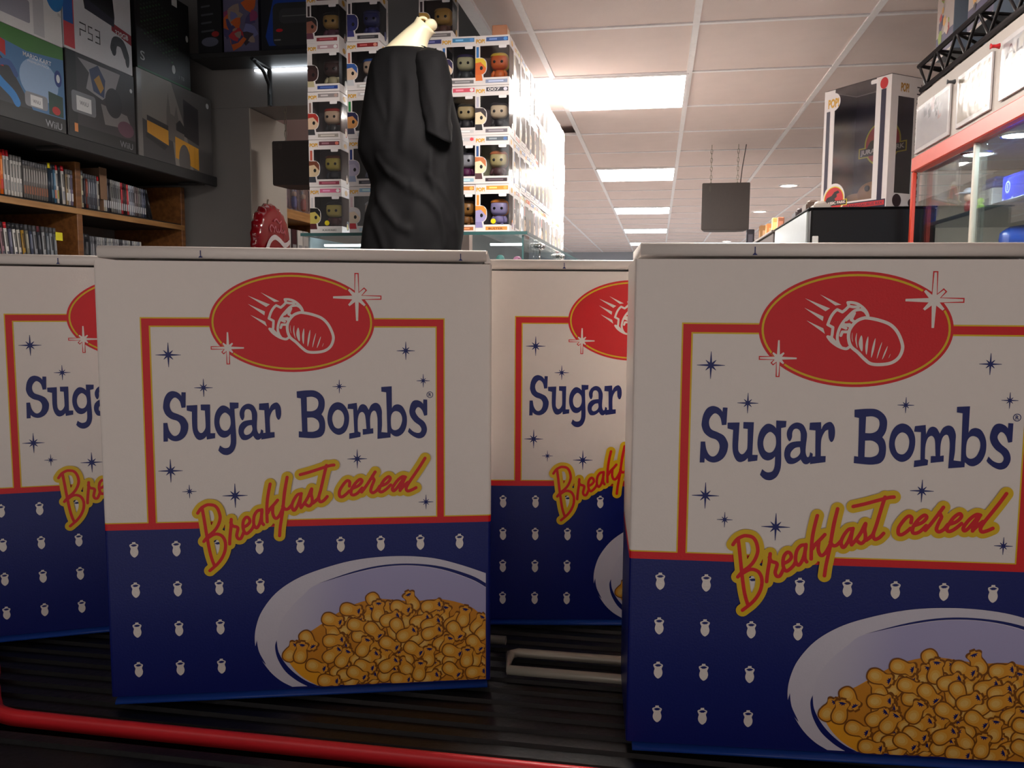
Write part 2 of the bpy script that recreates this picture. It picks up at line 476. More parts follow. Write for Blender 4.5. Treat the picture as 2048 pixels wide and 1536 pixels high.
for k in range(6):
    o = rib.copy(); COL.objects.link(o); o.parent = low; o.location = (0, -0.10+0.045*k, CT-0.0064)
fr = thing('wire_frame', 'pale metal rectangular wire loop lying on the black counter', 'wire loop', (-0.03, 0.651, CT))
loop = [(-.082,-.017),(-.085,.012),(-.079,.017),(.10,.017),(.106,.012),(.106,-.012),(.10,-.017)]
MB().tube([(x, y, .0041) for x, y in smooth([(*p, 1) for p in loop], True, 1)], .004, m_alu, 8, closed=True).build('loop', fr)
MB().tube([(-.16, .041, .0041), (-.094, .0405, .0041)], .004, m_alu, 8).build('rod', fr)

# ================================================================== CEREAL CARTONS
ART = {
'letters': [[[(57.1,226.3,1),(60.0,226.2,1),(59.6,215.2,1),(56.8,214.9,1),(55.7,219.6),(53.5,222.1),(51.4,222.1),(49.2,219.2),(48.7,215.8),(50.2,212.2),(54.3,210.3),(58.2,208.2),(60.4,204.8),(61.1,201.9),(60.4,197.4),(58.4,193.7),(55.4,191.4),(52.1,190.6),(48.9,191.4),(46.6,193.3,1),(46.5,190.5,1),(43.5,190.4,1),(43.8,204.0,1),(46.6,204.1,1),(47.5,199.1),(49.5,195.5),(51.9,194.5),(54.3,196.1),(55.6,199.3),(55.5,202.7),(53.5,205.4),(49.2,207.0),(45.8,209.9),(44.2,213.8),(44.1,216.7),(45.0,221.6),(47.2,225.5),(50.3,227.1),(53.4,226.6),(55.6,225.2),(56.9,223.5,1)]],[[(60.3,216.6,1),(67.8,216.9,1),(67.5,206.9),(67.4,202.0),(67.7,198.6),(69.2,196.6),(70.9,196.8),(72.7,199.2),(73.2,202.2),(73.0,212.8,1),(70.2,213.1,1),(70.2,217.2,1),(76.7,217.2,1),(76.4,196.2,1),(79.8,196.2,1),(79.6,192.5,1),(73.8,191.6,1),(73.6,194.1,1),(71.7,192.2),(68.7,191.3),(66.3,192.7),(64.5,196.6),(63.8,201.9),(63.9,212.0,1),(60.4,212.9,1)]],[[(90.5,218.6,1),(96.8,218.4,1),(96.6,214.5,1),(93.7,213.8,1),(94.1,202.6),(94.5,192.9),(94.1,187.0),(92.1,182.5),(88.9,180.2),(85.6,180.2),(83.2,181.6),(81.6,183.5,1),(82.9,187.1,1),(85.0,185.5),(87.1,185.1),(89.4,186.1),(90.5,189.4),(90.6,195.5,1),(88.5,193.5),(85.7,192.8),(82.8,194.1),(80.5,197.9),(79.4,202.8),(79.7,208.2),(81.2,212.6),(83.9,215.8),(86.5,216.4),(89.1,215.2),(90.6,213.6,1)],[(86.9,211.2),(89.3,209.8),(90.6,207.4),(90.8,202.6),(89.2,198.9),(86.7,197.8),(84.3,199.2),(83.1,202.4),(83.1,205.8),(84.4,209.2)]],[[(98.8,205.7),(97.6,208.1),(97.4,211.5),(98.9,214.9),(101.6,217.1),(104.4,217.5),(107.3,216.0),(109.3,212.2),(109.8,208.8),(109.4,203.0),(109.4,198.6),(110.4,195.7),(111.6,196.0),(112.2,198.7,1),(113.8,197.8,1),(113.5,194.3),(112.0,191.9),(110.1,190.9),(108.2,191.5),(106.5,193.9,1),(104.5,192.2),(101.7,190.9),(98.6,191.3),(96.7,194.4),(96.2,197.8),(97.1,201.7),(99.8,204.5),(103.0,205.4),(106.0,205.7,1),(105.9,210.2),(105.1,212.6),(103.4,213.6),(101.6,213.1),(100.7,211.0),(100.6,208.1),(99.8,205.9)],[(105.7,201.8,1),(106.1,198.5),(104.6,195.8),(102.0,194.6),(100.2,195.7),(100.3,198.4),(102.3,200.9),(104.1,201.7)]],[[(111.3,217.6,1),(118.1,218.1,1),(118.4,213.5,1),(119.8,216.3),(122.1,218.0),(124.4,218.1),(126.3,215.5),(126.9,211.6),(126.6,208.2),(125.6,205.9),(124.4,205.8),(123.2,208.1),(122.8,211.5),(122.7,213.4,1),(120.9,212.4),(119.2,209.0),(118.6,205.1),(118.8,196.4,1),(121.8,196.5,1),(121.8,192.6,1),(112.3,191.1,1),(112.7,195.8,1),(115.4,196.1,1),(114.9,212.7,1),(111.1,213.0,1)]],[[(138.2,226.4,1),(145.6,227.1),(151.4,226.8),(155.8,224.0),(158.0,220.1),(158.1,215.2),(157.2,211.8),(155.7,209.3,1),(157.4,206.8),(158.3,202.4),(157.9,196.8),(155.7,193.2),(152.0,191.9),(147.2,191.7),(139.1,192.4,1),(139.2,196.9,1),(141.6,196.6,1),(141.1,221.2,1),(138.3,221.7,1)],[(145.3,222.1,1),(149.5,222.3),(152.8,220.6),(153.7,217.3),(152.6,213.7),(149.5,211.8),(145.3,211.7,1)],[(145.4,206.9,1),(149.7,206.9),(153.0,204.8),(154.1,201.2),(153.1,198.1),(149.7,196.5),(145.5,196.5,1)]],[[(167.4,218.2),(171.4,216.8),(174.5,212.5),(175.7,207.3),(175.1,201.1),(172.7,196.1),(168.6,193.9),(164.6,195.3),(161.2,199.7),(160.0,205.2),(160.9,211.9),(163.5,216.4)],[(167.9,212.6),(170.6,211.0),(172.1,207.2),(171.6,202.2),(169.7,199.3),(167.3,198.7),(164.9,200.3),(163.5,204.8),(163.9,208.7),(165.6,211.6)]],[[(175.0,216.7,1),(181.4,217.6,1),(181.9,211.7,1),(183.5,215.4),(185.8,216.6),(188.2,215.5),(190.1,212.3,1),(191.9,215.9),(194.9,217.5),(197.8,216.3),(199.6,212.2),(199.7,207.2),(199.7,200.6),(199.2,195.6,1),(203.9,195.1,1),(206.1,191.5,1),(196.3,190.5,1),(196.5,202.8),(196.2,207.7),(195.2,211.0),(193.6,211.6),(191.9,209.8),(191.0,205.4),(191.1,198.2,1),(193.2,198.6,1),(193.3,194.7,1),(185.6,193.7,1),(185.5,198.0,1),(188.3,198.1,1),(187.7,205.9),(187.0,209.2),(185.3,210.8),(183.3,209.6),(182.2,206.3),(181.9,202.4),(182.0,196.2,1),(184.0,195.4,1),(183.8,192.2,1),(175.6,190.7,1),(175.7,194.9,1),(179.4,195.5,1),(178.8,213.0,1),(174.7,213.2,1)]],[[(199.4,229.3,1),(207.1,229.8,1),(207.1,213.3,1),(208.5,215.4),(211.3,216.3),(214.5,215.0),(217.0,210.9),(218.1,206.0),(217.7,199.9),(215.4,194.9),(211.9,192.4),(208.8,192.5),(206.0,194.6,1),(205.9,191.6,1),(203.7,191.4,1),(203.0,225.3,1),(199.5,225.8,1)],[(210.3,211.2),(212.9,210.0),(214.4,207.0),(214.4,203.2),(212.6,198.7),(209.6,196.9),(207.1,198.0),(206.3,201.3),(206.5,207.4),(208.0,210.4)]],[[(230.3,219.8,1),(233.2,219.6,1),(233.2,208.0,1),(230.9,207.5,1),(229.6,211.2),(227.7,213.6),(225.9,213.9),(224.5,211.6),(224.9,209.2),(227.1,206.2),(230.9,203.0),(232.7,199.2),(232.7,195.4),(230.6,191.7),(227.0,190.5),(223.3,191.8),(220.1,194.2),(218.8,195.8,1),(219.8,198.6,1),(222.6,195.9),(225.7,194.7),(228.0,195.2),(228.8,197.7),(227.2,200.4),(223.7,203.1),(220.9,206.9),(219.9,211.0),(220.9,215.9),(222.8,218.7),(225.6,219.3),(228.5,218.2),(230.2,216.4,1)]]],
'reg': (235.2,223.3),
'script': [[(69.1,141.6),(70.3,133.4),(71.5,123.8),(72.5,116.5),(73.9,107.7),(75.3,101.9),(76.8,97.6)],[(66.0,137.4),(68.4,140.9),(72.1,143.2),(74.8,143.5),(78.1,142.7),(80.3,140.1),(81.5,136.3),(81.7,132.9),(80.6,129.0),(78.7,125.5),(76.0,122.5),(72.8,119.9),(69.7,116.1)],[(73.3,119.0),(76.5,121.0),(79.5,121.4),(82.6,120.0),(84.5,116.9),(85.1,113.1),(84.4,108.2),(82.2,103.2),(79.1,99.1),(76.4,96.6),(73.4,94.0)],[(89.6,132.2),(89.3,126.8),(88.7,122.0),(88.2,117.1),(88.0,113.7)],[(89.2,129.8),(90.6,127.3),(93.4,126.4),(94.2,125.1),(93.6,122.2),(93.2,119.7),(94.2,117.6),(96.0,117.6),(97.3,119.9),(98.4,122.8)],[(98.5,126.2),(101.2,127.8),(102.9,130.3),(102.1,132.9),(100.3,133.5),(98.4,131.1),(97.8,127.2),(98.4,123.3),(100.1,121.2),(102.3,122.5),(104.5,125.0),(105.6,127.5)],[(111.3,138.8),(108.6,138.2),(106.4,135.2),(105.6,131.3),(105.8,127.5),(107.5,125.3),(109.4,127.6),(110.7,131.5),(111.6,136.4),(111.7,139.0)],[(111.6,138.5),(111.3,133.5),(111.5,129.6),(112.6,127.7)],[(118.0,158.1),(116.7,151.9),(115.6,144.7),(115.2,137.4),(115.3,129.7)],[(123.1,145.9),(120.7,142.9),(117.6,139.5),(115.9,136.5)],[(119.6,141.0),(119.4,136.2),(120.6,132.8),(122.3,132.3),(124.2,134.4),(125.9,137.8),(126.9,140.3)],[(130.1,161.8),(128.4,153.2),(127.4,145.1),(126.8,138.8),(125.7,132.1),(124.6,125.3),(124.0,119.0)],[(126.7,141.2),(128.6,138.9),(130.8,139.4),(133.0,141.9)],[(140.1,150.3),(137.6,149.7),(135.1,146.3),(133.4,141.9),(134.0,138.6),(135.4,138.2),(137.5,141.6),(139.1,145.9),(140.3,150.5)],[(140.1,149.8),(139.3,143.1),(139.9,139.8)],[(139.9,139.8),(142.4,143.2),(145.3,148.1),(147.8,153.9),(147.5,150.0),(148.1,146.2),(147.8,142.9),(145.7,140.9),(143.4,142.3)],[(147.4,142.4),(150.0,144.4),(152.2,146.4)],[(130.3,162.9),(129.1,156.5),(128.1,150.1),(127.1,142.4)],[(139.8,164.7),(146.6,166.5),(155.4,169.3),(161.3,171.1),(164.3,171.5)],[(158.9,171.3),(157.4,165.6),(155.9,159.2),(154.4,152.9),(152.9,147.1),(153.9,144.0),(156.6,145.0),(159.1,147.9)],[(148.9,143.2),(151.8,145.8),(153.1,148.4)],[(175.4,155.4),(175.6,158.6),(173.7,159.5),(170.9,156.6),(168.2,152.0),(168.1,148.2),(169.9,147.4),(172.5,149.0),(175.3,151.7)],[(177.6,153.6),(182.2,155.7),(184.7,158.9),(183.2,160.4),(179.8,157.5),(177.0,153.0),(176.6,149.5),(178.4,148.6),(181.3,150.0),(184.7,153.8)],[(184.3,150.7),(187.6,155.2),(191.4,161.0),(194.4,165.8)],[(192.2,162.6),(193.2,160.4),(193.5,159.2),(191.7,154.7),(191.0,151.5),(192.6,150.0),(195.4,151.7),(197.6,154.9)],[(198.2,154.9),(202.8,156.9),(205.5,160.2),(204.2,162.0),(200.9,159.4),(198.2,154.9),(197.2,151.7),(199.0,150.5),(202.4,152.5),(205.8,155.8)],[(216.8,161.5),(214.2,161.7),(210.3,158.4),(207.1,153.3),(207.8,151.2),(210.0,152.8),(213.3,157.3),(216.5,161.5),(214.5,156.7),(212.9,152.9),(212.7,151.3)],[(212.7,151.6),(216.3,155.5),(218.5,157.5)],[(231.4,175.6),(227.7,169.6),(223.4,163.2),(219.1,156.8),(217.3,153.0),(218.3,150.9),(221.2,151.6),(224.6,153.3)]],
'bomb_body': [(143.6,283.8),(150.3,282.5),(157.0,279.9),(161.5,275.4),(164.5,269.1),(165.1,264.5),(163.2,259.5),(159.0,256.2),(152.9,255.0),(146.7,255.4),(142.6,258.3),(138.5,262.4),(134.3,266.0),(132.6,270.5),(132.6,275.1),(134.2,278.8),(137.1,282.0),(140.6,283.6)],
'bomb_lines': [[(143.6,285.2,1),(142.6,287.5),(140.3,290.2),(137.1,292.4),(133.6,293.3),(131.1,293.3,1),(131.9,291.2,1),(130.2,289.2),(128.1,287.4,1),(124.9,288.9,1),(123.2,287.3),(121.2,284.1),(119.6,279.5,1),(122.8,277.8,1),(122.5,273.2),(122.1,271.4,1),(119.9,272.0,1),(122.2,269.1),(125.9,266.4),(129.1,265.0),(131.5,264.6),(133.0,265.5,1)],[(139.5,289.0),(135.5,288.3),(131.7,284.7),(128.4,280.5),(126.4,276.0),(125.7,271.4),(126.7,267.7),(128.2,265.5)],[(135.4,286.7,1),(133.6,282.6,1),(134.9,281.9,1)],[(130.7,282.5,1),(133.5,285.1,1)],[(127.8,278.6,1),(130.7,277.3,1)],[(127.8,272.8,1),(128.6,275.1,1),(131.3,275.1,1)],[(128.4,280.1,1),(133.3,278.5,1)],[(129.3,279.4,1),(132.8,279.7,1)],[(132.1,291.0,1),(134.6,290.6,1),(137.6,290.6,1)],[(122.8,270.7,1),(125.4,267.7,1)],[(139.5,289.0),(141.7,287.7),(143.1,285.6)]],
'flames': [[(114.2,298.2,1),(127.2,291.9,1),(123.7,291.4,1)],[(105.2,295.8,1),(120.5,289.6,1),(117.9,287.8,1)],[(105.0,289.9,1),(116.9,284.5,1),(116.5,281.7,1)],[(106.6,282.0,1),(117.0,277.2,1),(118.1,273.8,1)]],
'hatch': [([(134.6,274.7),(134.6,271.5),(135.2,268.7)],0.3350786142297356),([(137.3,274.5),(137.0,270.1),(138.1,265.1)],0.7658939753822529),([(140.2,272.9),(140.0,267.9),(140.9,263.1)],2.39341867306954),([(144.2,272.3),(143.6,266.6),(143.7,261.1)],1.5317879507645058),([(148.6,271.2),(147.6,265.2),(146.7,259.3)],1.3403144569189425),([(152.7,268.9),(151.2,263.5),(150.1,258.6)],0.7658939753822529),([(156.2,266.5),(154.7,262.1),(153.3,258.2)],0.8616307223050346),([(158.1,261.7),(157.1,259.0)],0.23934186730695403)],
'bigstar': (182.4,295.0),
'smallstar': (90.3,258.2),
'ell': [(78.0,276.7),(194.7,277.9),(135.7,312.0),(134.3,240.4)],
'frame': [(30.1,279.4),(246.4,280.3)],
'stars': [(48.8,253.2,8.8),(72.5,229.4,6.5),(168.9,229.8,5),(230.3,233.8,5),(217.6,256.1,6.7),(47.7,168.9,8.6),(60.4,153.4,5),(92.6,149.7,9),(181.3,175.7,7.2),(232.0,142.0,5.6)],
'icon': [(19.5,116.0,1),(21.7,116.1,1),(21.8,115.0,1),(23.5,114.2),(23.7,113.2),(23.0,111.5),(23.4,110.0),(23.6,108.5),(23.1,106.5),(22.0,105.2),(20.8,104.5),(19.6,105.1),(18.4,106.6),(17.9,108.3),(18.1,110.0),(18.4,111.3),(17.6,113.0),(17.7,114.2),(19.4,114.9,1)],
'icon_notch': [(18.3,113.5,1),(19.8,114.3),(21.5,114.4),(23.1,113.7,1),(21.8,113.1,1),(21.8,112.6,1),(21.2,112.9,1),(20.6,112.6,1),(19.9,112.8,1),(19.6,112.5,1),(19.4,113.0,1)],
'iconc': (20.7,109.9),
'band': [(24.9,131.5),(-1.3,130.8),(-1.6,125.5),(281.0,130.7),(281.0,127.4),(31.2,130.5)],
'bowl': [(277.4,85.4,1),(258.7,92.4),(239.4,98.0),(218.8,100.5),(196.8,100.5),(175.0,98.0),(151.9,91.9),(134.6,85.0),(120.1,74.9),(109.9,61.7),(105.4,49.9),(104.1,39.3),(105.6,30.1),(110.4,20.8),(116.0,12.9),(123.0,6.4),(130.9,1.7,1),(277.7,1.4,1)],
'rimline': [(150.3,81.1,1),(177.8,88.7),(199.7,92.8),(221.7,93.2),(243.8,89.5),(266.2,81.1),(277.4,74.4,1),(277.4,77.5,1),(266.2,84.0),(243.8,91.6),(221.7,94.6),(199.7,94.2),(177.8,90.0)],
'crescent': [(120.1,38.7,1),(121.3,29.5),(126.2,20.1),(133.2,12.1),(141.8,5.5),(149.7,1.8,1),(142.4,1.5,1),(134.6,6.2),(126.1,14.0),(120.5,24.2),(118.8,33.4)],
'crescent2': [(105.6,39.3,1),(107.1,30.1),(111.8,20.0),(104.6,30.2)],
'inner': [(120.1,38.7,1),(122.5,50.7),(129.9,62.5),(140.1,72.7),(150.3,80.7),(177.8,88.2),(199.7,92.4),(221.7,92.8),(243.8,89.0),(266.2,80.6),(277.4,74.0,1),(277.7,1.0,1),(149.7,1.8,1),(141.8,5.5),(133.2,12.1),(126.2,20.1),(121.3,29.5)],
'milk': [(126.4,29.2),(133.7,36.6),(148.3,46.6),(159.9,53.8),(177.5,60.8),(199.4,64.5),(221.5,65.3),(243.8,62.9),(263.2,57.6),(277.5,50.8,1),(277.7,1.0,1),(149.7,1.8,1),(138.9,8.8),(130.5,18.4)],
'heap': [(127.7,26.1,1),(135.1,38.0),(155.6,50.9),(170.2,61.0),(192.1,67.9),(221.5,65.3),(243.8,66.0),(266.2,59.0),(277.5,47.7,1),(277.7,1.3,1),(151.9,2.0,1),(159.3,12.4),(150.7,15.9),(140.7,24.0),(133.4,22.1)],
'pieces': [(221.8,63.2,219.6,68.1),(192.0,67.1,194.7,62.2),(231.5,55.1,239.0,56.8),(244.5,51.7,246.4,58.4),(201.1,56.3,204.8,61.9),(188.2,52.9,189.6,56.7),(174.5,53.5,179.1,52.3),(216.7,49.9,218.6,55.6),(251.1,46.6,255.8,50.3),(237.1,51.1,239.9,55.8),(196.4,48.8,200.1,51.5),(207.4,41.6,204.7,47.5),(230.5,32.0,237.0,33.6),(242.6,31.4,249.2,36.5),(247.3,27.4,250.1,35.0),(265.2,40.3,268.0,41.1),(272.7,40.0,274.6,45.7),(270.8,43.9,272.2,46.3),(273.7,14.5,269.9,19.5),(242.6,18.8,246.4,21.5),(191.6,27.8,195.3,33.4),(181.7,39.8,187.2,40.5),(170.8,45.0,173.6,47.8),(161.7,42.5,160.4,46.4),(162.5,34.8,172.5,39.7),(198.0,20.8,200.8,26.4),(179.6,21.6,185.2,24.2),(187.0,21.2,191.6,23.9),(216.5,19.9,211.9,25.0),(216.4,12.2,212.8,17.2),(236.0,8.3,237.0,13.2),(242.6,9.0,246.3,11.8),(268.0,5.9,269.0,8.8),(269.0,16.6,270.9,21.5),(192.3,6.5,196.1,10.2),(185.0,6.8,190.5,8.5),(200.7,8.0,204.4,10.8),(174.8,4.4,178.5,7.1),(222.0,3.1,226.7,4.9),(232.3,3.6,236.9,5.3),(164.9,12.6,168.6,15.3),(250.1,17.5,253.9,21.2),(212.9,32.7,216.6,35.4),(224.9,36.1,229.6,38.8),(163.3,30.9,168.8,31.7),(257.6,25.0,261.4,27.7),(129.8,27.6,134.9,36.0),(142.2,39.5,148.3,30.1),(137.4,26.3,139.1,35.3),(147.2,17.7,155.3,14.9),(159.6,24.9,166.0,29.9),(168.2,21.1,173.8,29.5),(160.2,36.8,169.8,37.6),(159.6,53.5,168.0,50.7),(173.3,60.7,182.3,58.9),(195.6,56.5,196.1,66.0),(210.8,61.2,220.0,58.2),(233.9,60.8,242.5,62.4),(260.0,49.7,261.9,57.9),(178.6,48.5,187.2,46.3),(202.9,51.4,210.4,54.8),(209.7,46.8,214.7,36.5),(190.9,44.7,197.2,38.6),(183.8,29.1,188.0,37.6),(202.3,33.1,209.6,29.2),(225.5,49.1,232.9,52.2),(233.8,46.3,239.9,49.0),(215.2,38.9,222.7,42.9),(234.3,39.6,242.2,42.6),(253.0,42.7,258.6,34.7),(274.6,38.4,278.4,43.6),(220.7,28.5,227.7,24.3),(233.3,19.2,234.2,26.9),(268.0,31.4,273.5,25.7),(250.1,25.3,257.2,22.5),(201.6,15.3,209.1,19.8),(226.2,8.3,227.5,17.0),(250.1,10.6,256.2,5.9),(262.8,17.4,263.5,25.7),(183.2,16.1,189.6,14.3),(170.3,9.4,176.7,10.1),(177.7,11.0,185.0,6.8),(156.1,5.8,164.3,4.9),(210.4,4.6,217.8,3.5),(268.0,7.3,272.8,7.6)],
}

BW, BH, BD = 0.2814, 0.320, 0.108          # printed face width, height, carton depth
def card(name, r, g, b, rough=0.34): return mat(name, rgb(r, g, b), rough, var=0.02, scale=160, bump=0.05, bscale=700, spec=0.28)
c_white = card('carton_white', 232, 222, 214); c_navy = card('carton_navy', 14, 26, 102); c_red = card('carton_red', 214, 22, 30)
c_yel = card('carton_yellow', 222, 182, 16); c_gap = mat('carton_gap_shade', rgb(24, 20, 34), 0.9)
c_ink = card('ink_navy', 15, 26, 100); c_lav = fade('ink_lavender', rgb(206, 200, 211), rgb(172, 166, 202), .118, .180); c_rim = card('ink_rim', 208, 202, 212)
c_milk = card('ink_milk', 238, 164, 40); c_brown = card('ink_brown', 128, 76, 24); c_heap = card('ink_heap', 208, 136, 40); c_egg = card('ink_egg', 226, 156, 50); c_egg2 = card('ink_egg_light', 230, 174, 78); c_egg3 = card('ink_egg_pale', 234, 190, 104)
def carton_mesh():
    mb = MB(); r = 0.0022
    def foot(ins=0.0):
        p = []
        for cx, cy, a0 in ((BW-r, r, -90), (BW-r, BD-r, 0), (r, BD-r, 90), (r, r, 180)):
            p += [(cx+(r-ins)*cos(radians(a0+t)), cy+(r-ins)*sin(radians(a0+t))) for t in (0, 30, 60, 90)]
        return p
    def span(z0, z1, m): mb.rings([[(x, y, z) for x, y in foot()] for z in (z0, z1)], m, False, False, False)
    B0 = 0.006
    span(B0, B0+.1256, c_navy); span(B0+.1256, B0+.1304, c_red); span(B0+.1304, B0+.1312, c_yel); span(B0+.1312, B0+BH, c_white)
    mb.rings([[(x, y, B0+BH) for x, y in foot()], [(x, y, B0+BH-.0008) for x, y in foot(.0016)], [(x, y, B0+BH-.006) for x, y in foot(.0018)]], c_white, False, False)
    mb.add([(x, y, B0+BH-.005) for x, y in foot(.0018)], [tuple(range(16))], c_gap)  # dark plate: shade of the gap under the lid put into its colour
    mb.add([(x, y, B0) for x, y in foot()], [tuple(reversed(range(16)))], c_navy)
    return mb
def roll(x0, x1, z0, z1, m, fwd=0.0035, back=0.02):
    """rolled fold of cardboard running along the face"""
    h = (z1-z0)/2; zc = (z0+z1)/2; rg = []
    for x in (x0, x1):
        ring = [(x, fwd*0-back, z1), (x, 0, z1)] if False else []
        ring = [(x, back, z1), (x, 0.004, z1)]
        for t in range(0, 181, 20): ring.append((x, 0.0015-fwd*sin(radians(t)), zc+h*cos(radians(t))))
        ring += [(x, 0.004, z0), (x, back, z0)]
        rg.append(ring)
    return MB().rings(rg, m)
def cereal_print():
    p = Print(FRONT(0.0), 0.001, 0.00012, 0.00002); p.micro = 0.0000015
    fx0, fy1 = 30.1, 280.0; fx1 = 246.3
    # frame bars
    p.rect(fx0, fx1, 273.1, 280.1, c_yel).rect(fx0, fx0+7, 131, 280.1, c_yel).rect(fx1-6.8, fx1, 131, 280.1, c_yel)
    p.layer()
    p.rect(fx0+.9, fx1-.9, 274.1, 279.2, c_red).rect(fx0+.9, fx0+6.0, 130.4, 279.2, c_red).rect(fx1-5.9, fx1-.9, 130.4, 279.2, c_red)
    p.layer(); p.ell(136.3, 276.6, 58.6, 36.0, c_red, n=80)
    p.layer(); p.ring(136.3, 276.6, 56.9, 34.3, 1.35, c_yel)
    # sparkles on the oval
    bx, by = ART['bigstar']; sx, sy = ART['smallstar']
    p.layer(); p.star(bx, by, 17.0, 8.2, 3.5, .75, c_red, .75).star(sx, sy, 11.3, 4.8, 2.4, .55, c_red, .65)
    p.layer(); p.star(bx, by, 17.0, 8.2, 3.5, .75, c_white).star(sx, sy, 11.3, 4.8, 2.4, .5, c_white)
    # rocket emblem
    p.blob([(ART['bomb_body'], 2.0, True)]+[(l, 1.75, False) for l in ART['bomb_lines']], c_white, .2)
    for l in ART['flames']: p.poly([q[:2] for q in l], c_white)
    for l, w in ART['hatch']: p.stroke(l, w, c_white, taper=True)
    # blue stars and lettering
    for u, v, h in ART['stars']:
        p.star(u, v, h, h*.52, h*.20, .13, c_ink)
    for l in ART['letters']: p.poly(l, c_ink, True, 6)
    ru, rv = ART['reg']
    p.ring(ru, rv, 2.4, 2.4, .45, c_ink, n=28); p.text('R', ru-.95, ru+1.05, rv-1.3, rv+1.3, c_ink, .02)
    # bomb-shaped dots on the blue field
    iu, iv = ART['iconc']
    for j, cols in enumerate((range(9), range(4), range(3), range(3))):
        for k in cols:
            du, dv = 20.3+29.62*k-iu, 110.6-30.25*j-iv
            p.poly([(q[0]+du, q[1]+dv, *q[2:]) for q in ART['icon']], c_white, True, 4)
    p.layer()
    for j, cols in enumerate((range(9), range(4), range(3), range(3))):
        for k in cols:
            du, dv = 20.3+29.62*k-iu, 110.6-30.25*j-iv
            p.poly([(q[0]+du, q[1]+dv, *q[2:]) for q in ART['icon_notch']], c_navy, True, 3)
    # bowl
    p.layer(); p.poly(ART['bowl'], c_rim, True)
    p.layer(); p.poly(ART['inner'], c_lav, True)
    p.layer(); p.poly(ART['rimline'], c_ink, True).poly(ART['crescent'], c_navy, True).poly(ART['crescent2'], c_navy, True).poly(ART['milk'], c_milk, True)
    p.layer(); p.poly(ART['heap'], c_heap, True)
    # cereal pieces, each over the one before
    def clip(l): return [(min(q[0], 277.2), max(q[1], 1.2+0.0*q[0])) for q in l]
    for a, b, c, d in ART['pieces']:
        ang = math.atan2(d-b, c-a); L = 1.0
        ca, sa = cos(ang), sin(ang)
        W = lambda x, y: (a+.9*(x*ca-y*sa), b+.9*(x*sa+y*ca))
        out = [(-6.8,0),(-5.6,3.8),(-1.8,5.5),(2.6,4.9),(5.2,4.1),(7.0,4.5),(9.0,5.3),(10.6,4.2),(11.0,2.0,1),(12.4,1.7,1),(12.4,-1.7,1),(11.0,-2.0,1),(10.6,-4.2),(9.0,-5.3),(7.0,-4.5),(5.2,-4.1),(2.6,-4.9),(-1.8,-5.5),(-5.6,-3.8)]
        ol = smooth(out, True, 3)
        p.step = 0.0
        p.layer(); p.poly(clip([W(x*1.09-.1, y*1.13) for x, y in ol]), c_brown)
        p.layer(); p.poly(clip([W(x*.95, y*.94) for x, y in ol]), c_egg)
        p.layer(); p.poly(clip([W(-.9+4.4*cos(t), 3.7*sin(t)) for t in [2*pi*i/18 for i in range(18)]]), c_egg2)
        p.layer(); p.poly(clip([W(-1.3+2.9*cos(t), 2.3*sin(t)) for t in [2*pi*i/14 for i in range(14)]]), c_egg3)
        p.poly(clip([W(x, y) for x, y in ((9.4,3.3),(9.9,0),(9.4,-3.3),(8.8,-1.6),(7.3,-1.7),(8.4,-.7),(6.9,0),(8.4,.7),(7.3,1.7),(8.8,1.6))]), c_ink)
    # script lettering with its yellow halo
    p.step = 0.00002
    p.layer()
    p.blob([(l, 8.4, False) for l in ART['script']], c_yel, .35)
    p.layer()
    p.blob([(l, 2.35, False) for l in ART['script']], c_red, .22)
    return p
def cereal_box(label, pose, tilt=0.0):
    x, y, a = pose
    t = thing('cereal_box', label, 'box', (x, y, CT), radians(a), group='cereal cartons on the counter')
    t.rotation_euler[0] = tilt
    return t
c_body = carton_mesh().build('carton'); c_lid = roll(.0032, BW-.0045, .3277, .3362, c_white, .0030, BD-.004).build('lid')
c_base = roll(.0042, BW-.0028, .0005, .0056, card('carton_fold_lit', 30, 66, 150, .22), .0062, BD-.002).build('bottom_fold')  # fold coloured lighter than the carton navy: painted catch of light from above
cp = cereal_print(); c_print = cp.build('printed_artwork', None)
c_print.location = (0, 0, .006)
tk = Print(lambda u, v, d: (u, -0.0012-d, v), 1.0)
tk.d = 0.0006
for u in (.0735, .258): tk.rect(u-.0003, u+.0003, .3290, .3335, c_ink).poly([(u-.0016,.3284),(u+.0016,.3284),(u,.3300)], c_ink)
c_tick = tk.build('lid_marks', None)
ear = MB().add([(BW-.0055,.001,.3268),(BW-.0005,.001,.3268),(BW-.0035,.001,.3362),(BW-.0055,.03,.3268),(BW-.0005,.03,.3268),(BW-.0035,.03,.3362)], [(0,1,2),(5,4,3),(1,4,5,2),(0,2,5,3)], c_white).build('lid_corner', None)
first = True
for label, pose in (('red, white and blue cereal carton at the far left, cut off by the picture edge', (-0.5706, 0.6077, 26.445)),
                    ('whole cereal carton in front, left of centre, with its entire printed face showing', (-0.3913, 0.5308, 16.412)),
                    ('cereal carton set back between the two nearer cartons, mostly hidden', (-0.1551, 0.7316, 9.899)),
                    ('nearest and largest cereal carton at the right edge', (-0.01445, 0.5378, 4.269))):
    t = cereal_box(label, pose)
    for part in (c_body, c_lid, c_base, c_print, c_tick, ear):
        o = part if first else part.copy()
        if not first: COL.objects.link(o)
        o.parent = t
    first = False

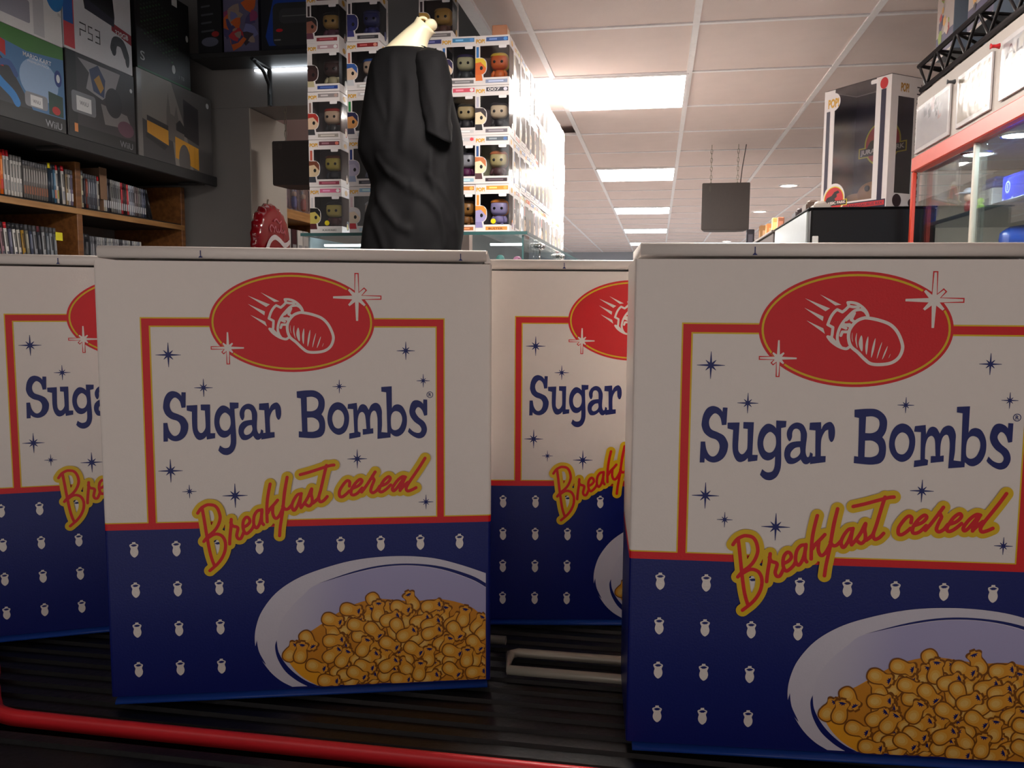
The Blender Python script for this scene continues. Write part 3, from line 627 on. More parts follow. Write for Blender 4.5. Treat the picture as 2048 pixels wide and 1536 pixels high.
# ================================================================== LEFT SHELVING: GAMES
m_wood = wood('shelf_wood', rgb(112, 68, 34), rgb(140, 90, 46))
m_woodlt = wood('shelf_wood_edge', rgb(160, 112, 62), rgb(186, 138, 84))
m_backp = mat('shelf_back_grey', rgb(150, 148, 148), 0.8)
m_shelfblack = mat('black_shelf', rgb(34, 33, 34), 0.6)
rnd = random.Random(7)
SX = -2.2
sh = thing('bookshelf', 'brown wooden shelving with two bays full of game cases', 'shelf', (SX, 2.8, 0))
for z in (0.4, 0.85, 1.43, 1.672):
    b = MB().bbox(-.35, -.004, -1.2, .84, z, z+.026, m_shelfblack if z > 1.6 else m_wood, .002).build('shelf_board', sh)
    MB().bbox(-.0035, .004, -1.2, .84, z-.002, z+.020, m_woodlt, .001).build('edge_band', b)
for y in (-1.2, -.45, .105, .822):
    MB().bbox(-.35, .001, y, y+.03, 0.0, 1.868, m_wood, .002).build('upright', sh)
MB().box(-.36, -.352, -1.2, .85, 0, 1.868, m_backp).build('back_panel', sh)

WHT = (222, 218, 214)
def case_mesh(h, th, spine, top, pic=None, gloss=0.3):
    """game case: rounded clear sleeve, printed spine, coloured cap strip, page edge groove"""
    mb = MB(); m = flat(*spine, gloss); mt = flat(*top, gloss); ms = flat(60, 60, 64, .3)
    d = 0.115; t = th/2
    mb.bbox(-d, -.002, -t, t, 0, h, ms, .0012)
    # curved spine
    rg = []
    for z in (0.001, h*.86):
        rg.append([(-.003, -t*.96, z), (.0004, -t*.7, z), (.0012, 0, z), (.0004, t*.7, z), (-.003, t*.96, z)])
    mb.rings(rg, m, True, True)
    rg = [[(x, y, z) for x, y, _ in rg[0]] for z in (h*.86, h*.995)]
    mb.rings(rg, mt, True, True)
    if pic:
        mb.box(.0010, .0016, -t*.6, t*.6, h*.12, h*.34, flat(*pic)); mb.box(.0010, .0016, -t*.45, t*.45, h*.45, h*.78, flat(*[min(255, c+50) for c in spine] if sum(spine) < 380 else [c//2 for c in spine]))
    return mb
ORD = ['first', 'second', 'third', 'fourth', 'fifth', 'sixth', 'seventh', 'eighth', 'ninth', 'tenth', 'eleventh', 'twelfth', 'thirteenth', 'fourteenth', 'fifteenth', 'sixteenth', 'seventeenth', 'eighteenth', 'nineteenth', 'twentieth']
_cases = {}
def case(y, z, h, th, spine, top, label, group, lean=0.0, pic=None, x=-2.203):
    key = (h, th, spine, top, pic)
    if key not in _cases:
        o = case_mesh(h, th, spine, top, pic).build('game_case'); _cases[key] = o
    else:
        o = _cases[key].copy(); COL.objects.link(o)
    o.location = (x, y, z); o.rotation_euler = (lean, 0, 0)
    return tag(o, label, 'game case', group)
Z1 = 1.6985; Z2 = 1.4565
RT = (190, 28, 40)
# upper shelf, left bay
y = 2.42
G = 'game cases on the upper shelf, left bay'
for _ in range(9):
    case(y, Z1, .142, .0125, WHT, (206, 202, 200), ORD[_]+' white spined game case from the left edge of the upper shelf', G, pic=(150, 150, 152)); y += .0132
case(y+.002, Z1, .150, .016, (226, 106, 30), (206, 50, 36), 'orange and red game case beside the white run', G, pic=(205, 48, 36)); y += .019
for _ in range(2):
    case(y, Z1, .152, .0125, WHT, RT, ('nearer', 'farther')[_]+' tall white game case with red top right of the orange case', G, .02, (150, 150, 150)); y += .0145
for _ in range(4):
    case(y, Z1, .140, .0125, WHT, (120, 118, 118), ORD[_]+' white game case with grey top between red tops and grey set', G, 0, (150, 150, 150)); y += .0135
y += .004
for _ in range(10):
    case(y, Z1, .131, .0115, (120, 116, 114), (96, 96, 100), ORD[_]+' slim grey case of the uniform set of ten, upper shelf', G, 0, (150, 92, 66)); y += .0120
y += .004
case(y, Z1, .142, .013, (44, 58, 74), (232, 214, 30), 'dark case with bright yellow tag on top', G); y += .0145
case(y, Z1, .136, .013, (52, 66, 82), (60, 60, 66), 'dark blue case right of the yellow tag', G, .03, (90, 120, 140)); y += .0145
case(y, Z1, .140, .013, (70, 110, 140), (40, 40, 46), 'steel blue case with dark top, upper shelf', G, .03, (200, 120, 90)); y += .0145
case(y, Z1, .140, .013, WHT, RT, 'white case with red top leaning between two dark cases', G, .05, (170, 160, 80)); y += .015
case(y, Z1, .138, .013, (50, 54, 60), (36, 36, 40), 'near black case before the last thick white case', G, .05); y += .015
case(y, Z1, .142, .017, WHT, RT, 'thick white case with red top near the upright', G, .04, (150, 150, 160)); y += .018
for c, l in (((172, 150, 118), 'tan'), ((206, 202, 200), 'pale grey'), ((128, 120, 150), 'mauve')):
    case(y, Z1, .133, .0125, c, (90, 88, 90), l+' shiny game case just left of the upright', G, .0, (230, 230, 230)); y += .0135
print('left bay end', y)
# upper shelf, right bay
G = 'game cases on the upper shelf, right bay'
y = 2.945
cols = [(214, 206, 180), (40, 38, 46), (130, 60, 50), (120, 122, 130), (96, 100, 112), (110, 116, 128), (88, 92, 104), (206, 200, 190)]
for i, c in enumerate(cols):
    case(y, Z1, .132 if i else .142, .0125, c, RT if i == 7 else (90, 92, 98), '%s game case at the left of the right bay' % ('cream','black','dark red','grey one','slate','pale slate','dull grey','red topped white')[i], G, .0, (60, 60, 70)); y += .0135
cb = MB().bbox(-.12, .004, -.0015, .0015, 0, .17, mat('cardboard', rgb(140, 108, 84), .85), .0005).add([(.004, -.020, .045), (.004, .020, .045), (.004, .022, .17), (.004, -.022, .17), (.006, -.020, .045), (.006, .020, .045), (.006, .022, .17), (.006, -.022, .17)], [(0,3,2,1),(4,5,6,7),(0,1,5,4),(1,2,6,5),(2,3,7,6),(3,0,4,7)], mat('cardboard', rgb(140, 108, 84), .85)).build('divider_card', loc=(-2.203, y+.012, Z1))
tag(cb, 'brown cardboard divider standing up among the cases', 'divider'); y += .020
cols = [(216, 208, 184), (214, 210, 200), (60, 62, 74), (36, 34, 40), (150, 148, 146), (140, 140, 142), (128, 128, 132), (150, 152, 158), (168, 166, 166), (196, 60, 70), (70, 30, 40), (60, 50, 50), (206, 64, 70), (176, 178, 190), (170, 174, 190), (150, 150, 164), (120, 110, 112), (100, 84, 88), (112, 106, 104), (90, 92, 100), (96, 100, 120), (60, 66, 90)]
nm = ['cream', 'off white', 'dark slate', 'black', 'grey', 'grey', 'grey', 'silver', 'silver', 'rose red', 'maroon', 'brown black', 'bright red', 'pale blue grey', 'pale blue grey', 'blue grey', 'taupe', 'plum', 'stone', 'slate', 'blue slate', 'navy']
for i, c in enumerate(cols):
    case(y, Z1, .134-.0006*i, .0118, c, tuple(min(255, k+20) for k in c), '%s slim game case, %s right of the cardboard divider' % (nm[i], (ORD+['twenty-first', 'twenty-second'])[i]), G, .03, (200, 200, 205)); y += .0130
for k in range(2):
    case(y+.010+.014*k, Z1, .128, .012, (30, 30, 34), (70, 72, 76), ('first', 'last')[k]+' black case leaning at the end of the upper shelf', G, .30); y += .012
# lower shelf, left bay (leaning)
G = 'game cases on the lower shelf, left bay'
y = 2.42
seq = [((230, 200, 60), RT), ((40, 50, 110), RT), (WHT, RT), (WHT, RT), ((120, 122, 150), RT), ((222, 210, 170), RT), ((160, 120, 130), (40, 40, 44)), (WHT, RT), ((90, 90, 110), (40, 38, 44)), (WHT, (40, 40, 44)), ((206, 200, 190), (60, 60, 64)), ((180, 140, 60), (40, 40, 46)), ((130, 126, 110), (80, 80, 84)), ((70, 76, 96), (60, 60, 64)), ((150, 150, 156), (80, 80, 84)), ((60, 62, 70), (90, 40, 46)), ((170, 172, 176), (90, 90, 94)), ((90, 96, 104), (80, 80, 84)), ((150, 154, 160), (90, 90, 94)), ((110, 114, 120), (90, 90, 94))]
for i, (c, tcol) in enumerate(seq):
    nmx = ('yellow', 'navy', 'first white', 'second white', 'lilac grey', 'cream', 'dusty pink', 'third white', 'slate violet', 'dark topped white', 'ivory', 'ochre', 'olive', 'dark blue grey', 'light grey', 'charcoal', 'silver', 'steel grey', 'pale silver', 'last grey')[i]
    case(y, Z2, .150, .0150, c, tcol, nmx+' game case leaning on the lower shelf, left bay', G, .10 if i < 16 else .06, (90, 90, 100)); y += .0195
tg = MB().bbox(0, .002, -.018, .018, 0, .030, flat(236, 224, 40), .0006).build('price_tag', loc=(-2.200, 2.80, Z2+.105)); tag(tg, 'yellow tag on the end case of the lower shelf', 'tag')
# lower shelf, right bay
G = 'game cases on the lower shelf, right bay'
y = 2.95
case(y+.008, Z2, .142, .030, (34, 34, 38), (44, 44, 48), 'wide black box beside the upright on the lower shelf', G, 0, (150, 150, 150)); y += .034
for i in range(26):
    c = rnd.choice([(150, 150, 154), (120, 120, 126), (96, 98, 104), (60, 60, 66), (170, 168, 166)])
    case(y, Z2, .136, .0118, c, tuple(min(255, k+12) for k in c), 'slim grey case, %s in the tight run, lower right bay' % (ORD+['twenty-%s' % q for q in ORD[:6]])[i], G, 0, (80, 80, 90)); y += .0128

# ================================================================== CONSOLE CARTONS ON THE BLACK SHELF
CX = -2.05
cs = thing('console_shelf', 'black shelf across the top of the shelving, carrying console boxes', 'shelf', (CX, 2.8, 1.885))
MB().bbox(-.54, 0, -1.2, .88, 0, .035, m_shelfblack, .003).build('board', cs)
MB().bbox(-.012, .004, -1.2, .88, -.012, .034, m_shelfblack, .003).build('front_lip', cs)
for y in (-1.0, -.1, .8): MB().bbox(-.14, -.02, y-.012, y+.012, -.014, 0, m_shelfblack, .003).build('bracket', cs)
def console_box(label, y0, y1, z0, h, side, fn, deep=.42):
    w = y1-y0
    t = thing('console_box', label, 'box', (CX-.012, (y0+y1)/2, z0), group='console cartons on the black shelf')
    MB().bbox(-deep, 0, -w/2, w/2, 0, h, side, .003).build('carton', t)
    p = Print(EASTF(0.0), 1.0, .0006, .00012); fn(p, -w/2, w/2, h)
    p.build('printed_front', t)
    return t
K = (22, 22, 24)
def art_kart(p, a, b, h):
    p.rect(a, b, 0, h, flat(74, 120, 170)); p.layer()
    p.rect(a, b, 0, h*.17, flat(*K)).poly([(a, h), (a, h*.7), (a+.12, h*.84), (a+.24, h*.80), (b, h*.86), (b, h)], flat(74, 128, 62)).poly([(a, h*.17), (a, h*.95), (a+.17, h*.55), (a+.26, h*.17)], flat(52, 54, 60))
    p.ell(b-.12, h*.52, .09, .07, flat(150, 178, 214))
    p.layer()
    p.poly([(a+.03, h*.74), (a+.12, h*.68), (a+.14, h*.54), (a+.07, h*.55)], flat(206, 34, 38)).poly([(a+.10, h*.86), (a+.15, h*.82), (a+.15, h*.66), (a+.12, h*.70)], flat(190, 36, 36))
    p.stroke([(a+.08, h*.50), (a+.12, h*.38), (a+.17, h*.28), (a+.19, h*.20)], .03, flat(40, 130, 206)).stroke([(a+.10, h*.55), (a+.16, h*.60), (a+.19, h*.50)], .02, flat(60, 90, 150))
    p.rrect(a+.01, a+.055, h*.19, h*.36, .02, flat(230, 222, 214)); p.rrect(b-.19, b-.085, h*.20, h*.36, .012, flat(140, 142, 150))
    p.poly([(b-.08, h*.18), (b-.01, h*.18), (b-.01, h*.42), (b-.08, h*.44)], flat(40, 70, 60)); p.ell(b-.03, h*.62, .018, .028, flat(30, 56, 130))
    p.layer()
    p.rect(a+.015, a+.05, h*.20, h*.265, flat(206, 40, 40)).rect(b-.165, b-.11, h*.215, h*.335, flat(226, 226, 228)).ell(b-.03, h*.62, .009, .014, flat(220, 225, 235)).ell(b-.045, h*.24, .02, .014, flat(190, 40, 40))
    p.text('MARIO KART', b-.19, b-.06, h*.735, h*.785, flat(228, 230, 236), .01).text('PREMIUM PACK', b-.17, b-.07, h*.69, h*.715, flat(220, 224, 230))
    for i, c in enumerate(((220, 220, 220), (130, 190, 40), (220, 220, 220))): p.rect(a+.012+.026*i, a+.034+.026*i, h*.075, h*.15, flat(*c))
    p.text('WiiU', b-.10, b-.02, h*.03, h*.11, flat(150, 152, 158), .01)
    p.layer(); p.text('WiiU', b-.155, b-.12, h*.25, h*.29, flat(110, 112, 118), .01)
    for i in (0, 2): p.ell(a+.023+.026*i, h*.112, .006, .009, flat(60, 60, 62))
def art_dark(p, a, b, h):
    p.rect(a, b, 0, h, flat(54, 50, 52)); p.layer()
    p.rect(a, b, 0, h*.16, flat(*K)).poly([(a+.06, h*.95), (a+.12, h*.82), (a+.10, h*.62), (a+.19, h*.55), (a+.27, h*.74), (a+.30, h*.95)], flat(150, 146, 150)).poly([(a+.18, h*.50), (b-.05, h*.46), (b-.02, h*.30), (a+.20, h*.26)], flat(124, 118, 118)).rect(a, a+.05, h*.16, h, flat(30, 30, 32))
    p.layer()
    p.poly([(a+.12, h*.86), (a+.17, h*.95), (a+.21, h*.80), (a+.20, h*.58), (a+.14, h*.62)], flat(50, 60, 96)); p.ell(a+.255, h*.56, .05, .055, flat(44, 40, 44)); p.rrect(a+.02, a+.15, h*.30, h*.55, .012, flat(120, 120, 126))
    p.ell(b-.06, h*.28, .05, .03, flat(100, 62, 78))
    p.layer()
    p.poly([(a+.145, h*.76), (a+.175, h*.84), (a+.20, h*.70), (a+.18, h*.62)], flat(176, 132, 46)).rect(a+.045, a+.125, h*.33, h*.50, flat(226, 226, 228)).rect(a+.03, a+.048, h*.07, h*.17, flat(226, 140, 70)).text('WiiU', b-.10, b-.02, h*.04, h*.12, flat(120, 122, 128), .01); p.ell(b-.02, h*.80, .008, .008, flat(210, 210, 214))
    p.layer(); p.text('WiiU', a+.062, a+.108, h*.40, h*.45, flat(110, 112, 118), .01)
def art_castle(p, a, b, h):
    p.rect(a, b, 0, h, flat(128, 122, 116)); p.layer()
    p.poly([(a+.24, h), (b, h), (b, 0), (a+.40, 0), (a+.34, h*.5)], flat(88, 84, 82)).poly([(a, 0), (a+.26, 0), (a+.24, h*.34), (a, h*.46)], flat(64, 62, 64)).rect(a, a+.03, 0, h, flat(120, 116, 114))
    p.poly([(a+.20, h*.30), (a+.20, h*.62), (a+.215, h*.86), (a+.23, h*.62), (a+.26, h*.60), (a+.275, h*.74), (a+.29, h*.58), (a+.33, h*.40), (a+.33, h*.26)], flat(104, 98, 94))
    p.layer()
    p.poly([(a+.06, h*.44), (a+.21, h*.40), (a+.21, h*.22), (a+.06, h*.30)], flat(206, 146, 40)).poly([(a+.26, h*.36), (b-.12, h*.30), (b-.12, h*.02), (a+.26, h*.10)], flat(206, 146, 40)).poly([(a+.33, h*.86), (a+.45, h*.80), (a+.45, h*.34), (a+.33, h*.40)], flat(40, 38, 42)).poly([(a+.05, h*.30), (a+.20, h*.20), (a+.18, h*.15), (a+.05, h*.24)], flat(44, 42, 44))
    p.ell(b-.035, h*.90, .012, .012, flat(216, 216, 216)); p.poly([(a+.27, h*.44), (a+.33, h*.42), (a+.33, h*.52), (a+.30, h*.58), (a+.27, h*.52)], flat(40, 40, 42))
    p.layer()
    p.ell(a+.33, h*.09, .045, .07, flat(92, 88, 86)); p.poly([(a+.06, h*.50), (a+.21, h*.46), (a+.21, h*.40), (a+.06, h*.44)], flat(48, 46, 48))
    for u in (.11, .15): p.rect(a+.26+u, a+.262+u, h*.05, h*.30, flat(150, 100, 24))
def art_wii(p, a, b, h):
    p.rect(a, b, 0, h, flat(226, 226, 228)); p.layer()
    p.rrect(a+.02, a+.245, h*.10, h*.32, .008, flat(158, 158, 172)); p.rect(b-.135, b-.085, h*.02, h*.98, flat(196, 196, 202)); p.ell(b-.03, h*.52, .045, .06, flat(40, 130, 206))
    p.text('Wii', b-.27, b-.15, h*.36, h*.62, flat(150, 150, 154), .03)
    p.text('Wii', b-.018, b-.004, h*.30, h*.34, flat(150, 150, 154))
def art_ps(p, a, b, h):
    p.rect(a, b, 0, h, flat(216, 216, 222)); p.layer()
    p.rect(a, a+.055, h*.02, h*.52, flat(206, 66, 76)); p.rect(a, a+.05, h*.24, h*.50, flat(40, 96, 176)); p.rect(a, a+.12, h*.56, h*.75, flat(150, 24, 40)); p.poly([(b-.12, h*.44), (b, h*.40), (b, h*.30), (b-.12, h*.36)], flat(150, 24, 40))
    p.layer()
    p.poly([(a+.105, h), (a+.105, h*.56), (a+.115, h*.44), (a+.28, h*.40), (a+.285, h*.50), (a+.262, h)], flat(26, 26, 30))
    p.poly([(a+.115, h*.55), (a+.115, h*.44), (a+.28, h*.40), (a+.283, h*.47)], flat(44, 42, 58))
    p.stroke([(b-.115, h*.19), (b-.10, h*.27), (b-.06, h*.27), (b-.035, h*.17)], .035, flat(54, 54, 60)); p.ell(b-.112, h*.18, .015, .022, flat(44, 44, 50)); p.ell(b-.03, h*.14, .013, .03, flat(44, 44, 50))
    k = flat(44, 44, 48)
    u, v = a+.085, h*.17; w = .024; g = .042
    p.stroke([(u, v), (u, v+.022), (u+w+.006, v+.022), (u+w+.006, v+.045), (u, v+.045)], .005, k, curve=False)
    u += g; p.stroke([(u, v), (u+w, v), (u+w, v+.022), (u+.004, v+.022), (u+.004, v+.045), (u+w, v+.045)], .005, k, curve=False)
    u += g; p.stroke([(u, v), (u+w, v), (u+w, v+.045), (u, v+.045)], .005, k, curve=False).stroke([(u+.004, v+.022), (u+w, v+.022)], .005, k, curve=False)
    p.layer(); p.text('320GB', b-.10, b-.02, h*.335, h*.385, flat(230, 230, 232), .02); p.text('3', a+.005, a+.03, h*.61, h*.70, flat(226, 200, 200), .01)
def art_x(p, a, b, h):
    p.rect(a, b, 0, h, flat(24, 25, 26)); p.layer()
    for i in range(13):
        for j in range(12):
            u = a+.03+.021*i; v = h*.92-.0165*j-.0125*i*.55
            if 0.10*h < v < h*.93 and u < b-.06-.010*j+.03: p.rect(u, u+.012, v, v+.007, flat(50, 66 if (i+j) % 3 else 96, 54))
    p.rect(a, b, 0, .008, flat(20, 84, 46)); p.ell(a+.02, h*.93, .010, .010, flat(216, 220, 220)); p.text('XBOX', a+.035, a+.09, h*.90, h*.945, flat(200, 204, 204), .01)
    p.ell(b-.13, h*.16, .013, .018, flat(206, 210, 210)); p.ell(b-.02, h*.60, .010, .014, flat(206, 210, 210)); p.rect(b-.13, b-.09, h*.90, h*.99, flat(226, 226, 226)); p.text('S', a+.02, a+.05, h*.10, h*.20, flat(190, 194, 194), .01)
    p.text('1 TB', b-.09, b-.05, h*.08, h*.12, flat(120, 124, 124))
CZ = 1.9205
cw = flat(226, 226, 228); ck = flat(*K)
console_box('blue and green racing themed console box, bottom row at the left edge', 2.27, 2.685, CZ, .293, flat(40, 60, 110), art_kart)
console_box('dark grey fantasy themed console box with a white screened gamepad, bottom row', 2.70, 3.085, CZ, .300, flat(40, 38, 40), art_dark)
console_box('wide grey console box with orange blocks and a castle silhouette, end of bottom row', 3.105, 3.67, CZ, .345, flat(74, 72, 72), art_castle)
console_box('white console box with grey lettering, top row at the left edge', 2.29, 2.685, CZ+.2945, .33, cw, art_wii)
console_box('white console box with a black console and red bands, top row', 2.695, 3.080, CZ+.3015, .38, flat(206, 206, 212), art_ps)
console_box('black console box with green perforated pattern, top row', 3.115, 3.50, CZ+.3465, .36, ck, art_x)

# ================================================================== SHELF ON THE BULKHEAD
ws = thing('wall_shelf', 'black bracketed shelf on the grey wall under retro console boxes', 'shelf', (-1.5, 3.715, 2.41))
MB().bbox(-.57, .62, -.20, -.012, 0, .022, m_shelfblack, .002).build('board', ws)
for x in (-.285,):
    MB().tube([(x, -.012, -.17), (x, -.012, 0.0)], .012, m_shelfblack, 4).tube([(x, -.18, -.004), (x, -.012, -.004)], .010, m_shelfblack, 4).tube([(x, -.155, -.006), (x, -.07, -.03), (x, -.02, -.075), (x, -.014, -.12)], .009, m_shelfblack, 6).build('bracket', ws)
MB().bbox(-.36, .60, -.010, -.003, -.012, -.004, emit('gap_light_glow', (0.85, 0.93, 1.0), 9), .001).build('gap_light_strip', ws)  # added glowing strip; stands for light falling through the gap behind the shelf
def shelf_box(label, x0, x1, h, side, fn):
    w = x1-x0
    t = thing('retro_console_box', label, 'box', ((x0+x1)/2, 3.53, 2.4325), group='retro console cartons on the wall shelf')
    MB().bbox(-w/2, w/2, 0, .17, 0, h, side, .003).build('carton', t)
    p = Print(FRONT(0.0), 1.0, .0006, .00012); fn(p, -w/2, w/2, h); p.build('printed_front', t)
def art_two(p, a, b, h):
    p.rect(a, b, 0, h, flat(24, 26, 34)); p.layer()
    p.poly([(a+.035, .02), (a+.02, .06), (a+.06, h*.72), (b-.06, h*.72), (b-.008, .08), (b-.01, .02)], flat(20, 60, 150)); p.text('II', a+.13, a+.175, h*.70, h*.86, flat(214, 216, 220), .04)
    p.layer(); p.rrect(a+.055, b-.030, .018, h*.64, .025, flat(48, 48, 50))
    p.layer(); p.ell(a+.085, h*.27, .016, .007, flat(206, 30, 40)); p.ell(b-.07, h*.28, .016, .007, flat(206, 30, 40)); p.rrect(a+.085, b-.06, h*.36, h*.56, .02, flat(62, 62, 66)); p.stroke([(a+.10, h*.46), (b-.08, h*.46)], .004, flat(110, 112, 112), curve=False); p.rect(a+.06, a+.09, h*.13, h*.15, flat(130, 130, 130)); p.rect(b-.10, b-.06, h*.13, h*.145, flat(110, 110, 110))
def art_patch(p, a, b, h):
    p.rect(a, b, 0, h, flat(96, 92, 122)); r = random.Random(4)
    for i in range(26):
        p.layer(); c = r.choice([(196, 92, 40), (180, 50, 60), (110, 112, 160), (150, 130, 120), (70, 66, 110), (140, 60, 100), (120, 130, 150), (60, 50, 60)])
        u, v = a+r.random()*(b-a)*.8+.015, .03+r.random()*(h-.06); s_ = .012+.02*r.random()
        p.poly([(max(a, min(b, u+s_*cos(t+i)*(1+.5*(k % 2)))), max(0, v+s_*sin(t+i)*(1+.4*(k % 2)))) for k, t in enumerate([0, 1, 2, 3, 4, 5.2])], flat(*c))
def art_black(p, a, b, h):
    p.rect(a, b, 0, h, flat(26, 26, 30)); p.layer()
    for v, w in ((.80, .5), (.66, .7), (.52, .6), (.38, .75)): p.stroke([(a+.02, h*v), (a+.02+(b-a-.04)*w, h*v+.004)], .008, flat(74, 76, 82)); 
    p.ell(b-.03, h*.33, .018, .012, flat(150, 40, 40)); p.ell((a+b)/2, h*.2, .04, .02, flat(90, 92, 110))
shelf_box('dark retro console box with blue outline and the numeral two on the wall shelf', -1.735, -1.42, .31, ck, art_two)
shelf_box('colourful patterned toy box between the black retro boxes', -1.912, -1.748, .27, flat(60, 56, 80), art_patch)
shelf_box('black streaked retro box at the left end of the wall shelf', -2.035, -1.922, .25, ck, art_black)

# hanging speakers
m_spk = mat('speaker_black', rgb(62, 55, 52), 0.65, var=.1, scale=60, bump=.2)
def speaker(label, x0, x1, y0, z0, z1, top):
    t = thing('hanging_speaker', label, 'speaker', ((x0+x1)/2, y0, z0), group='speakers hung from above')
    w = (x1-x0)/2; h = z1-z0
    mb = MB(); pr_ = [(-w, 0), (w, 0), (w*.86, .13), (w*.55, .16), (-w*.55, .16), (-w*.86, .13)]
    mb.rings([[(x*.97, y+.002, 0) for x, y in pr_], [(x, y, .006) for x, y in pr_], [(x, y, h-.006) for x, y in pr_], [(x*.97, y+.002, h) for x, y in pr_]], m_spk, smooth=False)
    mb.build('cabinet', t)
    gr = MB().box(-w*.5, w*.5, .1605, .164, .02, h-.02, mat('speaker_grille', rgb(20, 20, 20), .8)); gr.build('grille', t)
    for s_ in (-.62, .5):
        ch = MB(); n = max(3, int((top-z1)/.026))
        for i in range(n):
            z = h+(top-z1)*(i+.5)/n; l = (top-z1)/n*.62
            pts = [(s_*w+(.006*cos(a) if i % 2 else 0), .05+(0 if i % 2 else .006*cos(a)), z+l*sin(a)) for a in [2*pi*k/8 for k in range(8)]]
            ch.tube(pts, .0017, m_alu, 4, closed=True)
        ch.build('chain', t)
    MB().tube([(w*.62, .05, h), (w*.68, .05, h+.4*(top-z1)), (w*.82, .05, top-z0)], .003, m_spk, 6).build('cable', t)
    for s_ in (-.62, .5): MB().lathe([(.006, 0), (.008, .006), (.004, .012)], (s_*w, .05, h-.001), m_alu, 10).build('eye_bolt', t)
    MB().bbox(-w*.72, -w*.60, -.002, .002, h*.82, h*.94, mat('speaker_mark', rgb(70, 66, 60), .7), .0005).build('badge', t)
speaker('dark square speaker hanging on two chains from the ceiling', .262, .556, 5.5, 1.808, 2.102, CEIL)
speaker('dark speaker hanging under the bulkhead left of the boxed figures', -1.768, -1.535, 3.68, 1.875, 2.076, 2.241)

# bottle-cap sign on the pillar
m_cap = mat('enamel_red', rgb(150, 16, 28), 0.16, var=.05, coat=.6)
cap = thing('bottle_cap_sign', 'round red bottle cap sign with white ribbon on the pillar', 'sign', (-1.893, 3.875, 1.632))
rg = []
N = 84
for r, hgt, wv in ((.182, 0, .005), (.181, .012, .005), (.172, .032, .003), (.152, .042, 0), (.132, .046, 0), (.10, .052, 0), (.06, .056, 0), (.02, .058, 0), (.001, .058, 0)):
    rg.append([(hgt, (r+wv*cos(21*2*pi*k/N))*cos(2*pi*k/N), (r+wv*cos(21*2*pi*k/N))*sin(2*pi*k/N)) for k in range(N)])
MB().rings(rg, m_cap).build('cap', cap)
def capf(u, v, d):
    rr = math.hypot(u, v); return (.0585-.0000-.075*rr*rr*10*.1-(.35*rr*rr if rr > .05 else .1*rr*rr)+d+.0012, u, v)
p = Print(capf, 1.0); cwk = flat(236, 226, 226, .25)
rib_ = [(-.125, -.055), (-.095, -.005), (-.05, .018), (.0, .008), (.05, -.012), (.09, -.008), (.125, .006)]
for i in range(len(rib_)-1): pass
p.stroke(rib_, .024, cwk, n=8); p.stroke([(-.075, -.085), (-.05, -.05), (-.01, -.04), (.03, -.055)], .020, flat(226, 180, 176, .25), n=8)
for pts in ([(-.09, .01), (-.10, .03), (-.08, .05), (-.06, .035)], [(-.055, .01), (-.05, .03), (-.035, .045), (-.03, .02), (-.015, .012)], [(-.01, .03), (.0, .012), (.02, .03), (.03, .06), (.025, .02), (.04, .012)], [(.045, .03), (.06, .012), (.075, .03), (.085, .012)], [(-.05, .075), (-.02, .09), (.01, .07), (.04, .085)]):
    p.stroke([(a*.9, b*.8+.035) for a, b in pts], .007, flat(206, 110, 122, .25), n=6)
p.build('printed_ribbon', cap)
MB().tube([(.002, 0, .182), (.006, 0, .205)], .004, m_alu, 6).build('hook', cap)

# small shelf past the pillar
s2 = thing('small_shelf', 'small wooden shelf past the pillar with wrapped toys above white cartons', 'shelf', (-1.905, 4.11, 0))
MB().bbox(-.30, 0, 0, .45, 1.772, 1.822, m_woodlt, .002).build('shelf_board', s2)
MB().bbox(-.30, 0, 0, .022, 0, 1.772, m_wood, .002).build('upright', s2)
MB().bbox(-.30, 0, .43, .45, 0, 1.772, m_wood, .002).build('upright', s2)
MB().bbox(-.29, -.002, .022, .43, 1.50, 1.515, m_woodlt, .002).build('shelf_board', s2)
m_blist = clear('blister_plastic', (.96, .96, .98), .5, .12)
for k in range(3):
    t = thing('blister_pack', 'clear wrapped toy on the small shelf past the pillar, %s of three' % ('nearest', 'middle', 'farthest')[k], 'toy', (-1.93, 4.19+.12*k, 1.8235), group='wrapped toys on the small shelf')
    MB().bbox(-.05, -.045, -.052, .052, 0, .16, flat(120, 126, 150), .001).build('backing_card', t)
    MB().bbox(-.044, .0, -.045, .045, .01, .14, m_blist, .012).build('blister', t)
    MB().sell((-.02, 0, .05), (.014, .016, .036), flat((150, 90, 170)[k], 96, (120, 150, 90)[k])).sell((-.02, 0, .095), (.012, .013, .014), flat(190, 160, 140)).build('toy_figure', t)
for k in range(4):
    t = MB().bbox(-.12, 0, -.032, .032, 0, .21, flat(*((206, 204, 200), (60, 20, 30), (216, 212, 206), (190, 186, 182))[k]), .003).box(-.0005, .0006, -.022, .022, .04, .13, flat(150, 150, 150)).build('white_carton', loc=(-1.925, 4.175+.075*k, 1.5155))
    tag(t, '%s carton under the small shelf, %s of four' % (('white', 'maroon', 'cream', 'light grey')[k], ('first', 'second', 'third', 'last')[k]), 'box', 'cartons under the small shelf')

